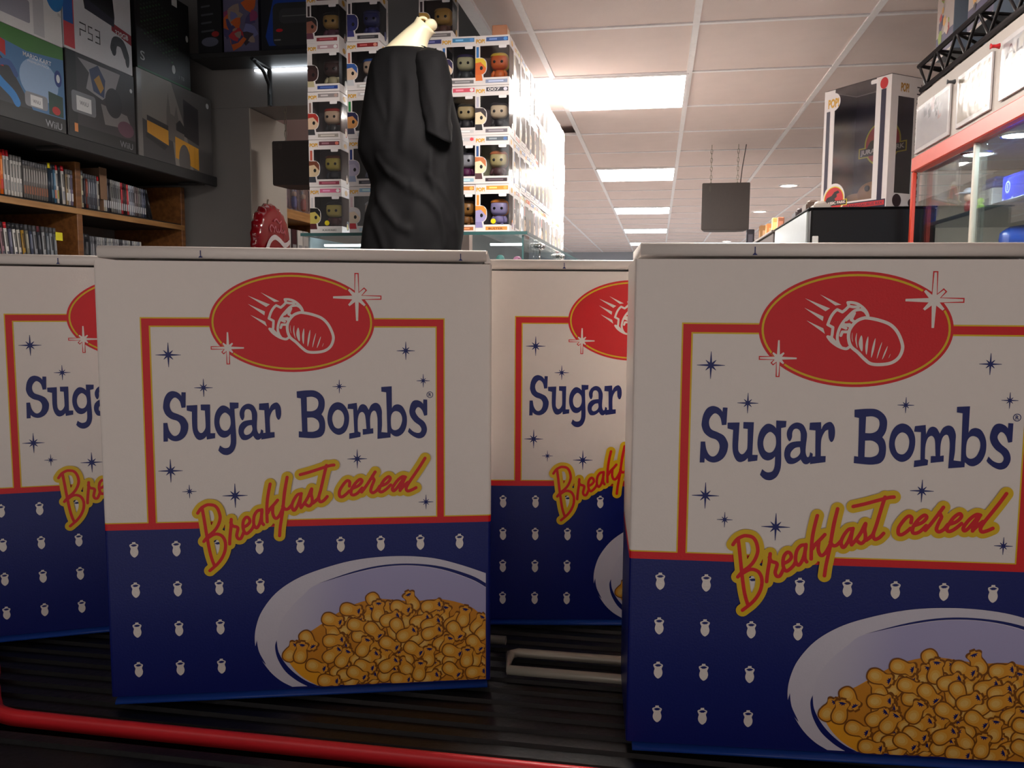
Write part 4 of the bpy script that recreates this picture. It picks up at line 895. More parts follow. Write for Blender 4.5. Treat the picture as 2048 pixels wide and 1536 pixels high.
# ================================================================== TOWER OF BOXED FIGURES
PW, PD, PH = .114, .092, .157
m_pack = mat('pack_white', rgb(236, 228, 226), 0.35, var=.03, scale=60)
m_win = clear('pack_window', (.97, .97, .98), .35, .08)
hx, hy = PW/2, PD/2
def pack_carton(liner):
    mb = MB(); t = .0015; li = flat(*liner, .7)
    mb.box(-hx, hx, hy-t, hy, 0, PH, m_pack).box(-hx, -hx+t, -hy, hy-t, 0, PH, m_pack)
    mb.box(-hx+t, hx, -hy, hy-t, PH-t, PH, m_pack).box(-hx+t, hx, -hy, hy-t, 0, t, m_pack)
    mb.box(-hx+t, hx, -hy, -hy+t, .125, PH-t, m_pack).box(-hx+t, hx, -hy, -hy+t, t, .025, m_pack).box(-hx+t, -hx+.017, -hy, -hy+t, .025, .125, m_pack)
    mb.box(hx-t, hx, -hy+t, hy-t, .125, PH-t, m_pack).box(hx-t, hx, -hy+t, hy-t, t, .025, m_pack).box(hx-t, hx, hy-.016, hy-t, .025, .125, m_pack)
    mb.box(-hx+t, hx-t, hy-2*t, hy-t, t, PH-t, li).box(-hx+t, -hx+2*t, -hy+t, hy-2*t, t, PH-t, li)
    return mb
m_win_sheen = clear('pack_window_sheen', (.97, .97, .98), .6, .15, .8, .20)  # white mixed into the window as a painted sheen of glossy plastic
def pack_window(m):
    return MB().box(-hx+.017, hx-.0002, -hy+.0003, -hy+.0008, .025, .125, m).box(hx-.0008, hx-.0003, -hy+.0008, hy-.016, .025, .125, m)
def pack_figure(skin, hair, body):
    mb = MB(); s_, h_, b_ = flat(*skin, .35), flat(*hair, .4), flat(*body, .45); k_ = flat(18, 16, 18, .2)
    c = (.014, .004)
    mb.sell((c[0], c[1], .084), (.029, .024, .024), s_, .62, 18, 10)
    mb.sell((c[0], c[1]+.0015, .089), (.031, .026, .0245), h_, .62, 18, 6, cut=.30)
    mb.sell((c[0], c[1]+.012, .084), (.0305, .016, .026), h_, .6, 14, 8)
    for s in (-1, 1): mb.sell((c[0]+.0125*s, c[1]-.0238, .081), (.0048, .0022, .0048), k_, 1.0, 10, 6)
    mb.rings([[(c[0]+r*cos(a), c[1]+.7*r*sin(a), z) for a in [2*pi*k/12 for k in range(12)]] for r, z in ((.013, .058), (.017, .052), (.018, .040), (.015, .034))], b_)
    for s in (-1, 1):
        mb.tube([(c[0]+.017*s, c[1], .054), (c[0]+.023*s, c[1]-.004, .044), (c[0]+.024*s, c[1]-.008, .034)], [.0065, .006, .0055], b_, 8)
        mb.tube([(c[0]+.008*s, c[1], .038), (c[0]+.009*s, c[1]-.001, .0285)], .007, b_, 8); mb.sell((c[0]+.009*s, c[1]-.004, .0275), (.008, .012, .003), k_, .7, 10, 5)
    return mb
def clampu(l, lo): return [(max(q[0], lo), q[1]) for q in l]
def pack_print(stripe, banner, foot, skin, hair, body, name=None, series=None, glow=False, tag_=True):
    p = Print(FRONT(-hy), 1.0, .0003, .00008)
    lo = -hx+.0003; wt = m_pack; gd = flat(226, 168, 30); og = flat(226, 120, 60)
    # logo badge
    p.ell(-.039, .1395, .0185, .0125, wt).rect(-.020, hx-.004, .1385, .1515, flat(*banner)).rect(lo+.004, -hx+.0125, .072, .122, flat(*stripe))
    p.rect(-.022, hx-.006, .007, .0185, flat(*foot))
    # portrait cut-out on the left
    cx, cy, rx, ry = -.0465, .060, .0270, .0265
    def head(g): return clampu([(cx+(rx+g)*math.copysign(abs(cos(t))**.75, cos(t)), cy+(ry+g)*math.copysign(abs(sin(t))**.75, sin(t))) for t in [2*pi*i/28 for i in range(28)]], lo)
    p.layer(); p.poly(head(.0022), wt); p.poly(clampu([(cx-.02, cy-.018), (cx+.016, cy-.018), (cx+.020, .014), (cx-.02, .014)], lo), wt)
    p.layer(); p.poly(head(0), flat(*skin)); p.poly(clampu([(cx-.02, .034), (cx+.012, .034), (cx+.015, .015), (cx-.02, .015)], lo), flat(*body))
    p.text('POP!', -.054, -.025, .1335, .1465, gd, .05)
    p.layer()
    p.poly(clampu([(cx-.0265, cy+.002), (cx-.018, cy+.011), (cx+.008, cy+.014), (cx+.018, cy+.004), (cx+.0265, cy-.006), (cx+.0262, cy+.014), (cx+.017, cy+.0255), (cx-.01, cy+.0268), (cx-.0265, cy+.016)], lo), flat(*hair))
    p.ell(cx+.0105, cy-.005, .0050, .0062, flat(20, 18, 20)); 
    p.text('POP!', -.0535, -.0255, .1345, .1460, og, .0) if False else None
    if series: p.text(series, -.014, .026, .1405, .1495, flat(238, 234, 232), .01)
    else: p.rect(-.010, .016, .1425, .1478, flat(*[min(255, c+70) for c in banner]))
    p.ell(.044, .145, .0065, .0055, flat(*[min(255, c+40) for c in stripe]))
    if name: p.text(name, -.012, .036, .0085, .0150, flat(30, 26, 30), .01)
    else: p.rect(-.012, .038, .0105, .0150, flat(*[min(255, c+60) for c in foot]))
    if tag_: p.rrect(.022, .048, .1165, .1265, .003, flat(244, 238, 238))
    if glow: p.ell(.004, .036, .0085, .0085, flat(232, 214, 30))
    # side face: small badge and small portrait
    s = Print(EASTF(hx), 1.0, .0003, .00008)
    s.ell(.0, .141, .014, .009, gd).ell(.012, .030, .012, .016, flat(*hair)); s.layer(); s.ell(.010, .027, .008, .010, flat(*skin))
    s.rect(hy-.011, hy-.006, .035, .115, flat(90, 86, 88))
    p.mb.add(s.mb.v, s.mb.f[:0], m_pack); o = len(p.mb.v)-len(s.mb.v)
    for f, mi in zip(s.mb.f, s.mb.mi):
        p.mb.f.append([i+o for i in f]); p.mb.mi.append(p.mb._m(s.mb.ms[mi])); p.mb.sm.append(False)
    return p
def pack(label, loc, rz, st, group):
    t = thing('figure_box', label, 'figure box', loc, rz, group)
    pack_carton(st['liner']).build('carton', t)
    pack_window(m_win_sheen if 'aisle' in group else m_win).build('window', t)
    pack_figure(st['fskin'] if 'fskin' in st else st['skin'], st['hair'], st['body']).build('figure', t)
    pack_print(st['stripe'], st['banner'], st['foot'], st['skin'], st['hair'], st['body'], st.get('name'), st.get('series'), st.get('glow', False)).build('printed_panels', t)
    return t
def S(liner, stripe, banner, foot, skin, hair, body, **k):
    return dict(liner=liner, stripe=stripe, banner=banner, foot=foot, skin=skin, hair=hair, body=body, **k)
DK = (52, 44, 48); GY_ = (112, 104, 106)
SHELF_Z = 1.5745; FY = 2.75+hy
cols = {
 -1.188: [S(DK, (210, 206, 206), (226, 110, 150), (228, 222, 218), (206, 186, 96), (26, 24, 26), (90, 30, 36), name='KAWAKI', glow=True),
          S(GY_, (196, 90, 70), (110, 60, 70), (150, 60, 80), (222, 196, 160), (122, 66, 44), (52, 56, 66), fskin=(206, 186, 90)),
          S(GY_, (150, 120, 110), (150, 140, 140), (170, 160, 150), (222, 190, 160), (176, 50, 40), (60, 60, 64)),
          S((74, 62, 56), (226, 220, 216), (206, 170, 176), (36, 64, 140), (70, 46, 44), (56, 38, 36), (200, 190, 150)),
          S(DK, (60, 40, 44), (96, 30, 44), (150, 46, 56), (150, 96, 80), (40, 32, 34), (110, 60, 80), fskin=(190, 150, 84))],
 -1.045: [S(DK, (226, 200, 206), (150, 190, 216), (200, 216, 226), (236, 214, 190), (228, 222, 224), (206, 50, 60)),
          S(DK, (40, 60, 130), (226, 180, 150), (60, 56, 66), (186, 178, 200), (170, 162, 188), (150, 160, 190)),
          S(DK, (40, 140, 70), (216, 206, 206), (200, 200, 206), (214, 150, 90), (40, 40, 80), (70, 70, 90)),
          S(DK, (196, 120, 100), (150, 40, 40), (206, 200, 196), (226, 196, 170), (56, 96, 170), (206, 206, 210)),
          S((36, 34, 46), (60, 50, 60), (80, 40, 60), (60, 56, 60), (50, 52, 110), (44, 46, 100), (60, 60, 130))],
 -.930: [S(DK, (60, 60, 120), (60, 60, 60), (90, 90, 90), (220, 190, 160), (60, 40, 30), (90, 40, 40))]*3,
 -.816: [S(DK, (160, 60, 60), (60, 60, 120), (90, 90, 90), (220, 190, 160), (30, 30, 34), (40, 60, 110))]*4,
 -.7185: [S(DK, (226, 150, 60), (206, 130, 50), (190, 110, 60), (170, 120, 60), (96, 66, 40), (150, 100, 50)),
          S((60, 58, 66), (206, 40, 50), (216, 212, 214), (160, 196, 214), (190, 190, 196), (60, 56, 66), (110, 40, 90)),
          S((60, 56, 60), (206, 200, 200), (226, 90, 110), (216, 212, 212), (214, 190, 140), (60, 60, 56), (56, 56, 62)),
          S(DK, (50, 110, 180), (70, 140, 190), (120, 116, 118), (236, 206, 176), (52, 40, 84), (60, 66, 70), fskin=(196, 190, 150))],
 -.6045: [S(DK, (240, 150, 60), (240, 160, 60), (240, 150, 70), (170, 160, 206), (240, 150, 60), (150, 140, 190), name='BUSTER', glow=True),
          S((150, 150, 120), (40, 80, 140), (90, 100, 110), (56, 36, 46), (250, 226, 190), (206, 120, 70), (90, 56, 60), fskin=(206, 190, 130)),
          S((96, 80, 84), (190, 186, 200), (70, 66, 76), (120, 112, 120), (244, 220, 184), (60, 50, 54), (40, 36, 42), series='007'),
          S((120, 90, 84), (50, 120, 190), (60, 96, 160), (150, 160, 190), (232, 110, 50), (238, 200, 60), (236, 120, 50))],
}
cn = {-1.188: 'leftmost column', -1.045: 'second column from left', -.930: 'third column from left', -.816: 'fourth column from left', -.7185: 'column right of shirt', -.6045: 'corner column'}
rn = ['bottom row', 'second row', 'third row', 'fourth row', 'top row']
hn = lambda h: 'red' if (h[0] > 150 and h[1] < 90 and h[2] < 90) else 'yellow' if (h[0] > 190 and h[1] > 150 and h[2] < 110) else 'pale' if min(h) > 150 else ('dark' if max(h) < 70 else ('blue' if h[2] > h[0]+20 else ('orange' if h[0] > 180 else 'brown')))
jr = random.Random(11)
for x, sts in cols.items():
    for k, st in enumerate(sts):
        pack('window box with %s haired figure, %s, %s' % (hn(st['hair']), rn[k], cn[x]), (x+hx+jr.uniform(-.002, .002), FY+jr.uniform(-.002, .004), SHELF_Z+.1585*k), radians(jr.uniform(-1.6, 1.6)), st, 'boxed figures on the front of the tower')
pack('window box with a yellow faced figure behind the mannequin neck, highest', (-.745, FY+.02, SHELF_Z+.1585*4), radians(1), S((80, 62, 56), (60, 40, 50), (70, 56, 70), (120, 112, 112), (206, 160, 80), (206, 160, 80), (120, 80, 70)), 'boxed figures on the front of the tower')
# long side of the tower: boxes facing the aisle, rows receding
side_st = [S((206, 198, 196), (206, 120, 110), (180, 150, 150), (190, 180, 180), (226, 200, 176), (110, 80, 70), (150, 120, 120)),
           S((206, 198, 196), (120, 140, 190), (160, 166, 190), (200, 190, 190), (230, 206, 180), (190, 150, 90), (120, 130, 160)),
           S((206, 198, 196), (226, 90, 60), (226, 120, 90), (206, 100, 80), (220, 190, 160), (70, 60, 60), (206, 96, 60)),
           S((206, 198, 196), (226, 200, 90), (206, 190, 150), (190, 186, 180), (226, 200, 180), (150, 110, 80), (200, 190, 150))]
protos = {}
pos = ['%s box from the corner' % s for s in ('first', 'second', 'third', 'fourth', 'fifth', 'sixth', 'seventh', 'eighth', 'ninth', 'tenth', 'eleventh', 'twelfth', 'thirteenth')]
for i in range(13):
    for k in range(4):
        s = (i*3+k*5+i*k) % 4
        lab = 'brightly lit window box on tower aisle side, %s, %s' % (rn[k], pos[i])
        loc = (-.4905-hy+jr.uniform(-.003, .0), 2.907+.1185*i, SHELF_Z+.1585*k)
        if s not in protos:
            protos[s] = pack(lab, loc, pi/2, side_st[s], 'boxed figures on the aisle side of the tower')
        else:
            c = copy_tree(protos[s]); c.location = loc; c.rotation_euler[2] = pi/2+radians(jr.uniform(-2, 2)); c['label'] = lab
# one orange tall box and a wooden lid on the aisle side
t = MB().bbox(-.05, .0, -.03, .03, 0, .045, flat(190, 130, 96), .002).box(-.0002, .0008, -.02, .02, .01, .035, flat(226, 200, 170)).build('flat_box', loc=(-.51, 2.83, SHELF_Z+.1585*4+.001)); tag(t, 'small tan box lying on top of the corner column', 'box')

# glass display cabinet carrying the tower
m_glass = clear('cabinet_glass', (.93, .97, .97), .06, .02, .40)
m_gedge = mat('glass_edge_green', rgb(60, 96, 96), .15)
m_chrome = mat('chrome', rgb(200, 198, 196), .12, metal=1.0)
gc = thing('glass_cabinet', 'glass display cabinet under the tower of boxed figures', 'cabinet', (-.81, 2.72, 0))
MB().bbox(-.40, .385, 0, 1.83, SHELF_Z-.0105, SHELF_Z-.0005, m_glass, .001).build('glass_top', gc)
MB().box(-.40, .385, -.001, .001, SHELF_Z-.0108, SHELF_Z-.0002, m_gedge).box(.384, .386, 0, 1.83, SHELF_Z-.0108, SHELF_Z-.0002, m_gedge).build('glass_edge', gc)
MB().box(-.375, .370, .012, .017, .80, SHELF_Z-.0112, m_glass).build('glass_front', gc)
MB().box(.368, .373, .02, 1.80, .80, SHELF_Z-.0112, m_glass).build('glass_side', gc)
MB().box(.3665, .3725, .010, .019, .80, SHELF_Z-.012, m_gedge).build('glass_corner', gc)
m_cab = mat('cabinet_grey', rgb(170, 176, 180), .5)
MB().bbox(-.39, .375, .01, 1.82, 0, .80, m_cab, .004).build('plinth', gc)
MB().box(-.37, .362, .04, 1.78, 1.415, 1.421, m_glass).build('glass_shelf', gc)
MB().box(-.38, -.374, .02, 1.80, .80, SHELF_Z-.012, mat('cabinet_back', rgb(160, 170, 176), .4)).build('back_panel', gc)
MB().bbox(.25, .36, .06, .075, 1.533, 1.540, emit('cabinet_strip_glow', (.9, .96, 1.0), 6), .001).bbox(-.34, -.08, .06, .075, 1.533, 1.540, emit('cabinet_strip_glow', (.9, .96, 1.0), 6), .001).build('strip_light', gc)
for i, y in enumerate((.34, 1.0)):
    MB().sell((.379, y, SHELF_Z-.028), (.020, .026, .014), m_chrome, .8).tube([(.379, y, SHELF_Z-.028), (.379, y, SHELF_Z-.085)], .003, m_chrome, 8).sell((.390, y-.02, SHELF_Z-.03), (.010, .010, .010), m_chrome, 1).build('clamp', gc)
for x, c, h, n in ((-.33, (60, 70, 80), .10, 'slate'), (-.26, (150, 150, 150), .08, 'grey'), (-.18, (40, 70, 76), .09, 'teal'), (-.10, (130, 90, 80), .07, 'brown'), (.20, (100, 96, 90), .10, 'stone'), (.27, (60, 110, 100), .085, 'green'), (.33, (150, 70, 100), .08, 'pink')):
    t = MB().sell((0, 0, h*.30), (.024, .02, h*.30), flat(*c), .7, 12, 8).sell((0, 0, h*.78), (.016, .015, h*.22), flat(*[min(255, k+40) for k in c]), .9, 12, 8).bbox(-.026, .026, -.022, .022, 0, .006, flat(40, 40, 42), .002).build('figurine', loc=(-.81+x, 2.86, 1.4215)); tag(t, n+' figurine inside the glass cabinet', 'figurine', 'figurines in the glass cabinet')

# ================================================================== MANNEQUIN AND SHIRT
m_shell = mat('mannequin_cream', rgb(238, 224, 190), .35, var=.03)
m_shirt = mat('black_cotton', rgb(12, 11, 13), .8, var=.12, scale=300, bump=.3, bscale=900, spec=.18)
mq = thing('mannequin', 'cream headless shop mannequin torso on a stand, wearing the black shirt', 'mannequin', (-.73, 2.40, 0))
def px(x): return -.804+(x-765)*.0015+.73
def pz(y): return 2.066-(y-103)*.001437
def oval(cx, cy, z, a, b, n=28, tilt=0.0):
    return [(cx+a*cos(2*pi*k/n), cy+b*sin(2*pi*k/n), z+tilt*a*cos(2*pi*k/n)) for k in range(n)]
MB().rings([oval(px(822), 0, pz(520), .13, .095), oval(px(822), 0, pz(430), .13, .095), oval(px(834), 0, pz(370), .115, .08), oval(px(822), 0, pz(280), .13, .09), oval(px(815), 0, pz(170), .11, .085), oval(px(814), 0, pz(118), .068, .060)], m_shell).build('torso', mq)
MB().rings([oval(px(814), 0, pz(122), .070, .060), oval(px(812), 0, pz(103), .064, .055, tilt=-.05), oval(px(820), 0, pz(90), .050, .045, tilt=-.15), oval(px(834), 0, pz(74), .036, .036, tilt=-.35), oval(px(847), 0, pz(62), .027, .031, tilt=-.6), oval(px(853), 0, pz(56), .026, .030, tilt=-.9)], m_shell).build('neck', mq)
MB().sell((px(862), 0, pz(56)), (.017, .024, .015), m_shell, .9).build('neck_cap', mq)
MB().tube([(px(846)+.014*cos(a), -.006, pz(50)+.011*sin(a)) for a in [pi*k/10 for k in range(11)]], .004, m_shell, 8).build('neck_loop', mq)
MB().tube([(px(822), 0, .02), (px(822), 0, pz(515))], .016, m_chrome, 12).lathe([(.16, 0), (.16, .012), (.03, .03)], (px(822), 0, 0), m_chrome, 24).build('stand', mq)
prof = [(99, 776, 852), (103, 768, 858), (108, 757, 869), (118, 748, 880), (132, 741, 889), (160, 735, 897), (200, 728, 904), (235, 723, 912), (260, 720, 919), (285, 717, 923), (303, 716.5, 924), (320, 722, 925), (345, 735, 925), (368, 742, 925), (385, 741, 925), (405, 736, 926), (430, 728, 926), (465, 722, 924), (500, 719, 919), (535, 718, 917), (570, 718, 918), (610, 716, 921)]
dense = []
for i in range(len(prof)-1):
    a, b = prof[i], prof[i+1]; n = max(1, int((b[0]-a[0])/7))
    for k in range(n): dense.append(tuple(a[d]+(b[d]-a[d])*k/n for d in range(3)))
dense.append(prof[-1])
sh_r = []
n = 176
RIDGES = [([(842, 381), (873, 405), (892, 430), (899, 467), (901, 500)], .011, 6), ([(873, 361), (899, 390), (913, 427), (917, 467)], .010, 5), ([(775, 328), (800, 357), (833, 381), (850, 392)], .007, 6), ([(770, 385), (793, 427), (815, 456), (837, 467)], .007, 7),
          ([(760, 140), (772, 200), (790, 250)], .003, 8), ([(800, 130), (806, 200), (800, 280)], .0035, 9), ([(835, 180), (838, 240), (828, 310)], .004, 9), ([(880, 310), (876, 345), (884, 400), (905, 450)], .006, 5), ([(905, 310), (900, 350), (912, 395)], .006, 5), ([(760, 430), (775, 470), (790, 510)], .005, 8)]
def ridge(xp, yp):
    w = 0.0
    for pts, amp, wd in RIDGES:
        for a_, b_ in zip(pts, pts[1:]):
            dx, dy = b_[0]-a_[0], b_[1]-a_[1]; q = max(0, min(1, ((xp-a_[0])*dx+(yp-a_[1])*dy)/(dx*dx+dy*dy)))
            d = math.hypot(xp-a_[0]-q*dx, yp-a_[1]-q*dy)
            if d < 3*wd: w = max(w, amp*math.exp(-(d/wd)**2))
    return w
for y, xl, xr in dense:
    a = (xr-xl)/2*.0015; cx = px((xl+xr)/2); b = a*.74; ring = []
    f = min(1, max(0, (y-130)/120))
    for k in range(n):
        t = 2*pi*k/n
        u = y/100.0
        w = .0022*sin(5*t+3.0*u)*f + .0016*sin(9*t-4.5*u+1.2)*f
        if y > 320: w += .003*max(0, sin(7*t+2.6*u))**2
        if sin(t) < 0: w += ridge((xl+xr)/2+(xr-xl)/2*cos(t), y)
        side = abs(cos(t))**4                       # keep the outline
        w *= (1-.8*side)
        tl = -.05 if y < 112 else 0
        ring.append((cx+(a+w)*cos(t), (b+w*1.4)*sin(t), pz(y)+tl*a*cos(t)))
    sh_r.append(ring)
shirt = thing('t_shirt', 'plain black short sleeved t-shirt on the mannequin', 'shirt', (-.73, 2.40, 0))
MB().rings(sh_r, m_shirt, False, False).build('shirt_body', shirt)
MB().tube([(px(814)+.058*cos(t), .045*sin(t), pz(100)-.05*.058*cos(t)) for t in [2*pi*k/36 for k in range(36)]], .004, m_shirt, 8, closed=True).build('collar', shirt)
sl = []
path = [(866, 112, .020, -.040), (870, 122, .040, -.048), (874, 140, .048, -.055), (878, 165, .048, -.062), (882, 200, .045, -.070), (886, 235, .041, -.078), (889, 262, .0385, -.084), (891, 288, .0375, -.088)]
dn = []
for i in range(len(path)-1):
    for k in range(4): dn.append(tuple(path[i][d]+(path[i+1][d]-path[i][d])*k/4 for d in range(4)))
dn.append(path[-1])
for i, (x, y, r, yy) in enumerate(dn):
    f = i/(len(dn)-1); ring = []
    for k in range(28):
        t = 2*pi*k/28; w = .0022*sin(3*t+14*f)+.0012*sin(7*t-9*f)+.003*max(0, sin(16*f+2*t))**4
        ring.append((px(x)+(r+w)*cos(t), yy+(r*.95+w)*sin(t), pz(y)-(.50*f*f)*(r)*cos(t)+.10*f*r*sin(t)))
    sl.append(ring)
inner = [[(c[0]+(p_[0]-c[0])*.94, c[1]+(p_[1]-c[1])*.94, p_[2]+.001) for p_ in ring] for ring in reversed(sl[-8:]) for c in [(sum(q[0] for q in ring)/28, sum(q[1] for q in ring)/28)]]
MB().rings(sl+inner, m_shirt, True, True).build('sleeve', shirt)
MB().rings([[(2*px(800)-p_[0]-.0, -p_[1]+.09, p_[2]) for p_ in ring] for ring in sl[2:]], m_shirt, True, False).build('sleeve', shirt) if False else None
MB().rings([[(p_[0]-.10, .155-(p_[1]+.05), p_[2]) for p_ in ring] for ring in sl[3:]], m_shirt, True, False).build('sleeve', shirt)

# ================================================================== RIGHT: RED DISPLAY CABINET
m_trim = mat('red_painted_rail', rgb(214, 74, 54), .4, var=.08, scale=20)
m_board = mat('beige_board', rgb(178, 168, 160), .6, scale=12)
m_inside = mat('cabinet_inside', rgb(96, 100, 108), .5)
XC = .80
dc = thing('display_cabinet', 'tall red railed glass display cabinet at the right edge', 'cabinet', (XC, 0, 0))
MB().bbox(0, .02, .6, 2.905, 1.812, 2.0, m_board, .001).build('fascia_board', dc)
MB().bbox(-.006, .03, .6, 2.915, 1.766, 1.811, m_trim, .003).build('top_rail', dc)
MB().bbox(-.004, .008, 2.895, 2.915, 0, 1.765, m_trim, .002).build('end_post', dc)
MB().bbox(.0, .50, 2.899, 2.91, 1.767, 1.98, m_board, .001).build('end_board', dc)
MB().bbox(.032, .50, .6, 2.895, 1.7685, 1.80, m_inside, .001).build('ceiling_panel', dc)
MB().bbox(.49, .50, .6, 2.895, 0, 1.768, m_inside, .001).build('back_panel', dc)
MB().box(.012, .016, .6, 2.405, .9, 1.765, m_glass).build('sliding_door', dc)
MB().box(.022, .026, 2.36, 2.893, .9, 1.765, m_glass).build('sliding_door', dc)
MB().bbox(.008, .020, 2.398, 2.412, .9, 1.765, mat('door_edge', rgb(196, 190, 176), .3), .001).build('door_edge', dc)
MB().box(.034, .488, 2.897, 2.9, .9, 1.765, m_glass).build('end_glass', dc)
MB().bbox(.035, .485, .6, 2.89, 1.588, 1.600, mat('cabinet_shelf', rgb(34, 44, 56), .25), .001).build('shelf', dc)
MB().bbox(.035, .485, .6, 2.89, 1.36, 1.372, mat('cabinet_shelf', rgb(34, 44, 56), .25), .001).build('shelf', dc)
MB().bbox(.0, .50, .6, 2.9, 0, .9, mat('cabinet_black', rgb(26, 26, 28), .5), .004).build('plinth', dc)
m_puck = emit('puck_glow', (.72, .86, 1.0), 40)
for y in (2.31, 2.58, 1.75):
    MB().lathe([(.034, -.004), (.034, 0)], (.075, y, 1.7675), m_puck, 20).lathe([(.036, 0), (.040, -.006), (.044, 0)], (.075, y, 1.768), m_chrome, 20, cap0=False, cap1=False).build('puck_light', dc)
# things inside it
m_blue = flat(40, 66, 206, .35)
bb = thing('blue_box', 'bright blue carton with white mark inside the display cabinet', 'box', (.96, 2.52, 1.601))
MB().bbox(0, .12, -.10, .10, 0, .105, m_blue, .003).build('carton', bb)
p = Print(WESTF(0.0), 1.0, .0004); wv = flat(200, 214, 250)
p.ring(-.06, .072, .017, .017, .005, wv, n=28).text('B', -.066, -.055, .064, .080, wv, .02).stroke([(-.03, .035), (-.085, .035)], .004, wv, curve=False).rect(-.03, -.018, .028, .042, wv).rect(-.095, -.083, .028, .042, wv); p.build('print', bb)
t = MB().bbox(0, .05, -.045, .045, 0, .02, flat(40, 70, 150), .004).bbox(.004, .046, -.04, .04, .02, .034, flat(60, 90, 170), .006).build('blue_case', loc=(.97, 2.76, 1.690)); tag(t, 'small blue case lying behind the blue carton', 'case')
t2 = MB().bbox(0, .06, -.05, .05, 0, .088, flat(190, 186, 180), .003).box(-.0006, .0, -.03, .03, .02, .06, flat(120, 120, 126)).build('white_carton', loc=(.966, 2.76, 1.601)); tag(t2, 'pale carton holding up the small blue case', 'box')
for i, (y, lab) in enumerate(((2.40, 'nearer'), (2.10, 'farther right'))):
    t = thing('blue_tub', 'blue lidded tub on the lower cabinet shelf, '+lab, 'tub', (.93, y, 1.3725), group='blue tubs in the cabinet')
    MB().lathe([(.075, 0), (.085, .10), (.085, .125)], (.05, 0, 0), flat(206, 204, 206, .4), 28).build('tub', t)
    MB().lathe([(.092, .1255), (.096, .142), (.094, .160), (.080, .172), (.072, .176)], (.05, 0, 0), flat(36, 96, 226, .25), 28).build('lid', t)
fg = thing('hat_figurine', 'little figurine with a white cap standing in the display cabinet', 'figurine', (.93, 2.78, 1.601))
MB().tube([(0, -.012, .0), (0, -.010, .028)], .007, flat(40, 36, 40), 8).tube([(0, .012, 0), (0, .010, .028)], .007, flat(40, 36, 40), 8).sell((0, 0, .040), (.014, .018, .018), flat(150, 60, 60), .8).build('body', fg)
MB().sell((0, 0, .070), (.016, .017, .015), flat(226, 180, 150), .8).build('head', fg)
MB().sell((0, 0, .078), (.020, .021, .020), flat(226, 226, 230), .8, cut=.1).bbox(-.038, .004, -.02, .02, .078, .082, flat(206, 206, 212), .002).build('cap', fg)
t = MB().sell((0, 0, .022), (.012, .010, .022), flat(150, 190, 40), .8).sell((0, 0, .050), (.009, .009, .010), flat(170, 206, 60), 1).build('green_figurine', loc=(.94, 2.72, 1.601)); tag(t, 'small lime green figurine beside the capped one', 'figurine')
t = thing('picture_card', 'tan picture card standing at the back of the display cabinet', 'card', (1.24, 2.73, 1.601))
MB().bbox(0, .004, -.16, .16, 0, .160, flat(196, 176, 140), .001).build('card', t)
p = Print(WESTF(0.0), 1.0, .0004); p.rect(-.14, .06, .10, .15, flat(216, 206, 190)); p.layer(); p.ell(.05, .10, .05, .05, flat(206, 176, 90)).rect(-.12, -.02, .03, .09, flat(130, 110, 100)); p.layer(); p.ell(.05, .07, .016, .014, flat(70, 56, 50)); p.build('print', t)
t = MB().bbox(0, .12, -.07, .05, 0, .075, flat(34, 34, 38), .006).bbox(.01, .11, -.06, .04, .075, .10, flat(28, 28, 30), .012).build('black_case', loc=(.86, 2.84, 1.373)); tag(t, 'black case in the far corner of the lower cabinet shelf', 'case')
# sleeved posters pinned to the fascia
m_sleeve = mat('poster_sleeve', rgb(186, 180, 180), .22, var=.10, scale=14, bump=.6, bscale=24)
def poster(label, y0, y1, z0, z1, inks, word=None, pin=None):
    t = thing('sleeved_poster', label, 'poster', (XC-.001, (y0+y1)/2, z0), group='sleeved posters on the cabinet fascia')
    w = (y1-y0)/2; h = z1-z0
    MB().bbox(-.006, -.0005, -w, w, 0, h, m_sleeve, .001).build('sleeve', t)
    p = Print(WESTF(-.006), 1.0, .0003, .0001)
    r = random.Random(len(label)); gl = lambda c: mat('poster_ink_%d_%d_%d' % c, rgb(*[int(k*.74) for k in c]), .20, bump=.6, bscale=24)
    p.rect(-w+.012, w-.012, .012, h-.012, gl(inks[0])); p.layer()
    for i in range(9):
        u = -w+.03+r.random()*(2*w-.08); v = .02+r.random()*(h-.06); c = gl(inks[1+i % (len(inks)-1)])
        p.poly([(u, v), (u+.012+.02*r.random(), v+.004), (u+.02+.01*r.random(), v+.03+.02*r.random()), (u-.004, v+.025)], c)
    if word: p.layer(); p.text(word, -w+.03, w-.03, h-.050, h-.022, gl((110, 106, 110)), .01)
    p.build('printed_sheet', t)
    if pin: MB().lathe([(.002, -.010), (.007, -.012), (.004, -.020), (.004, -.028), (.007, -.032)], (0, w-.004 if pin != (70, 72, 76) else w+.002, h-.012), flat(*pin), 10, 'X').build('push_pin', t)
poster('silvery sleeved poster at the far end of the cabinet fascia', 2.572, 2.885, 1.818, 1.960, [(196, 190, 194), (150, 146, 152), (120, 116, 124), (190, 150, 150)])
poster('tan sleeved poster with a grey pin, middle of the fascia', 2.275, 2.515, 1.822, 1.962, [(200, 186, 170), (182, 164, 146), (206, 196, 184)], pin=(70, 72, 76))
poster('pale sleeved poster with a red pin at the right edge', 1.95, 2.22, 1.828, 1.968, [(206, 204, 206), (186, 184, 190), (214, 206, 196)], 'ALIEN', (206, 36, 44))
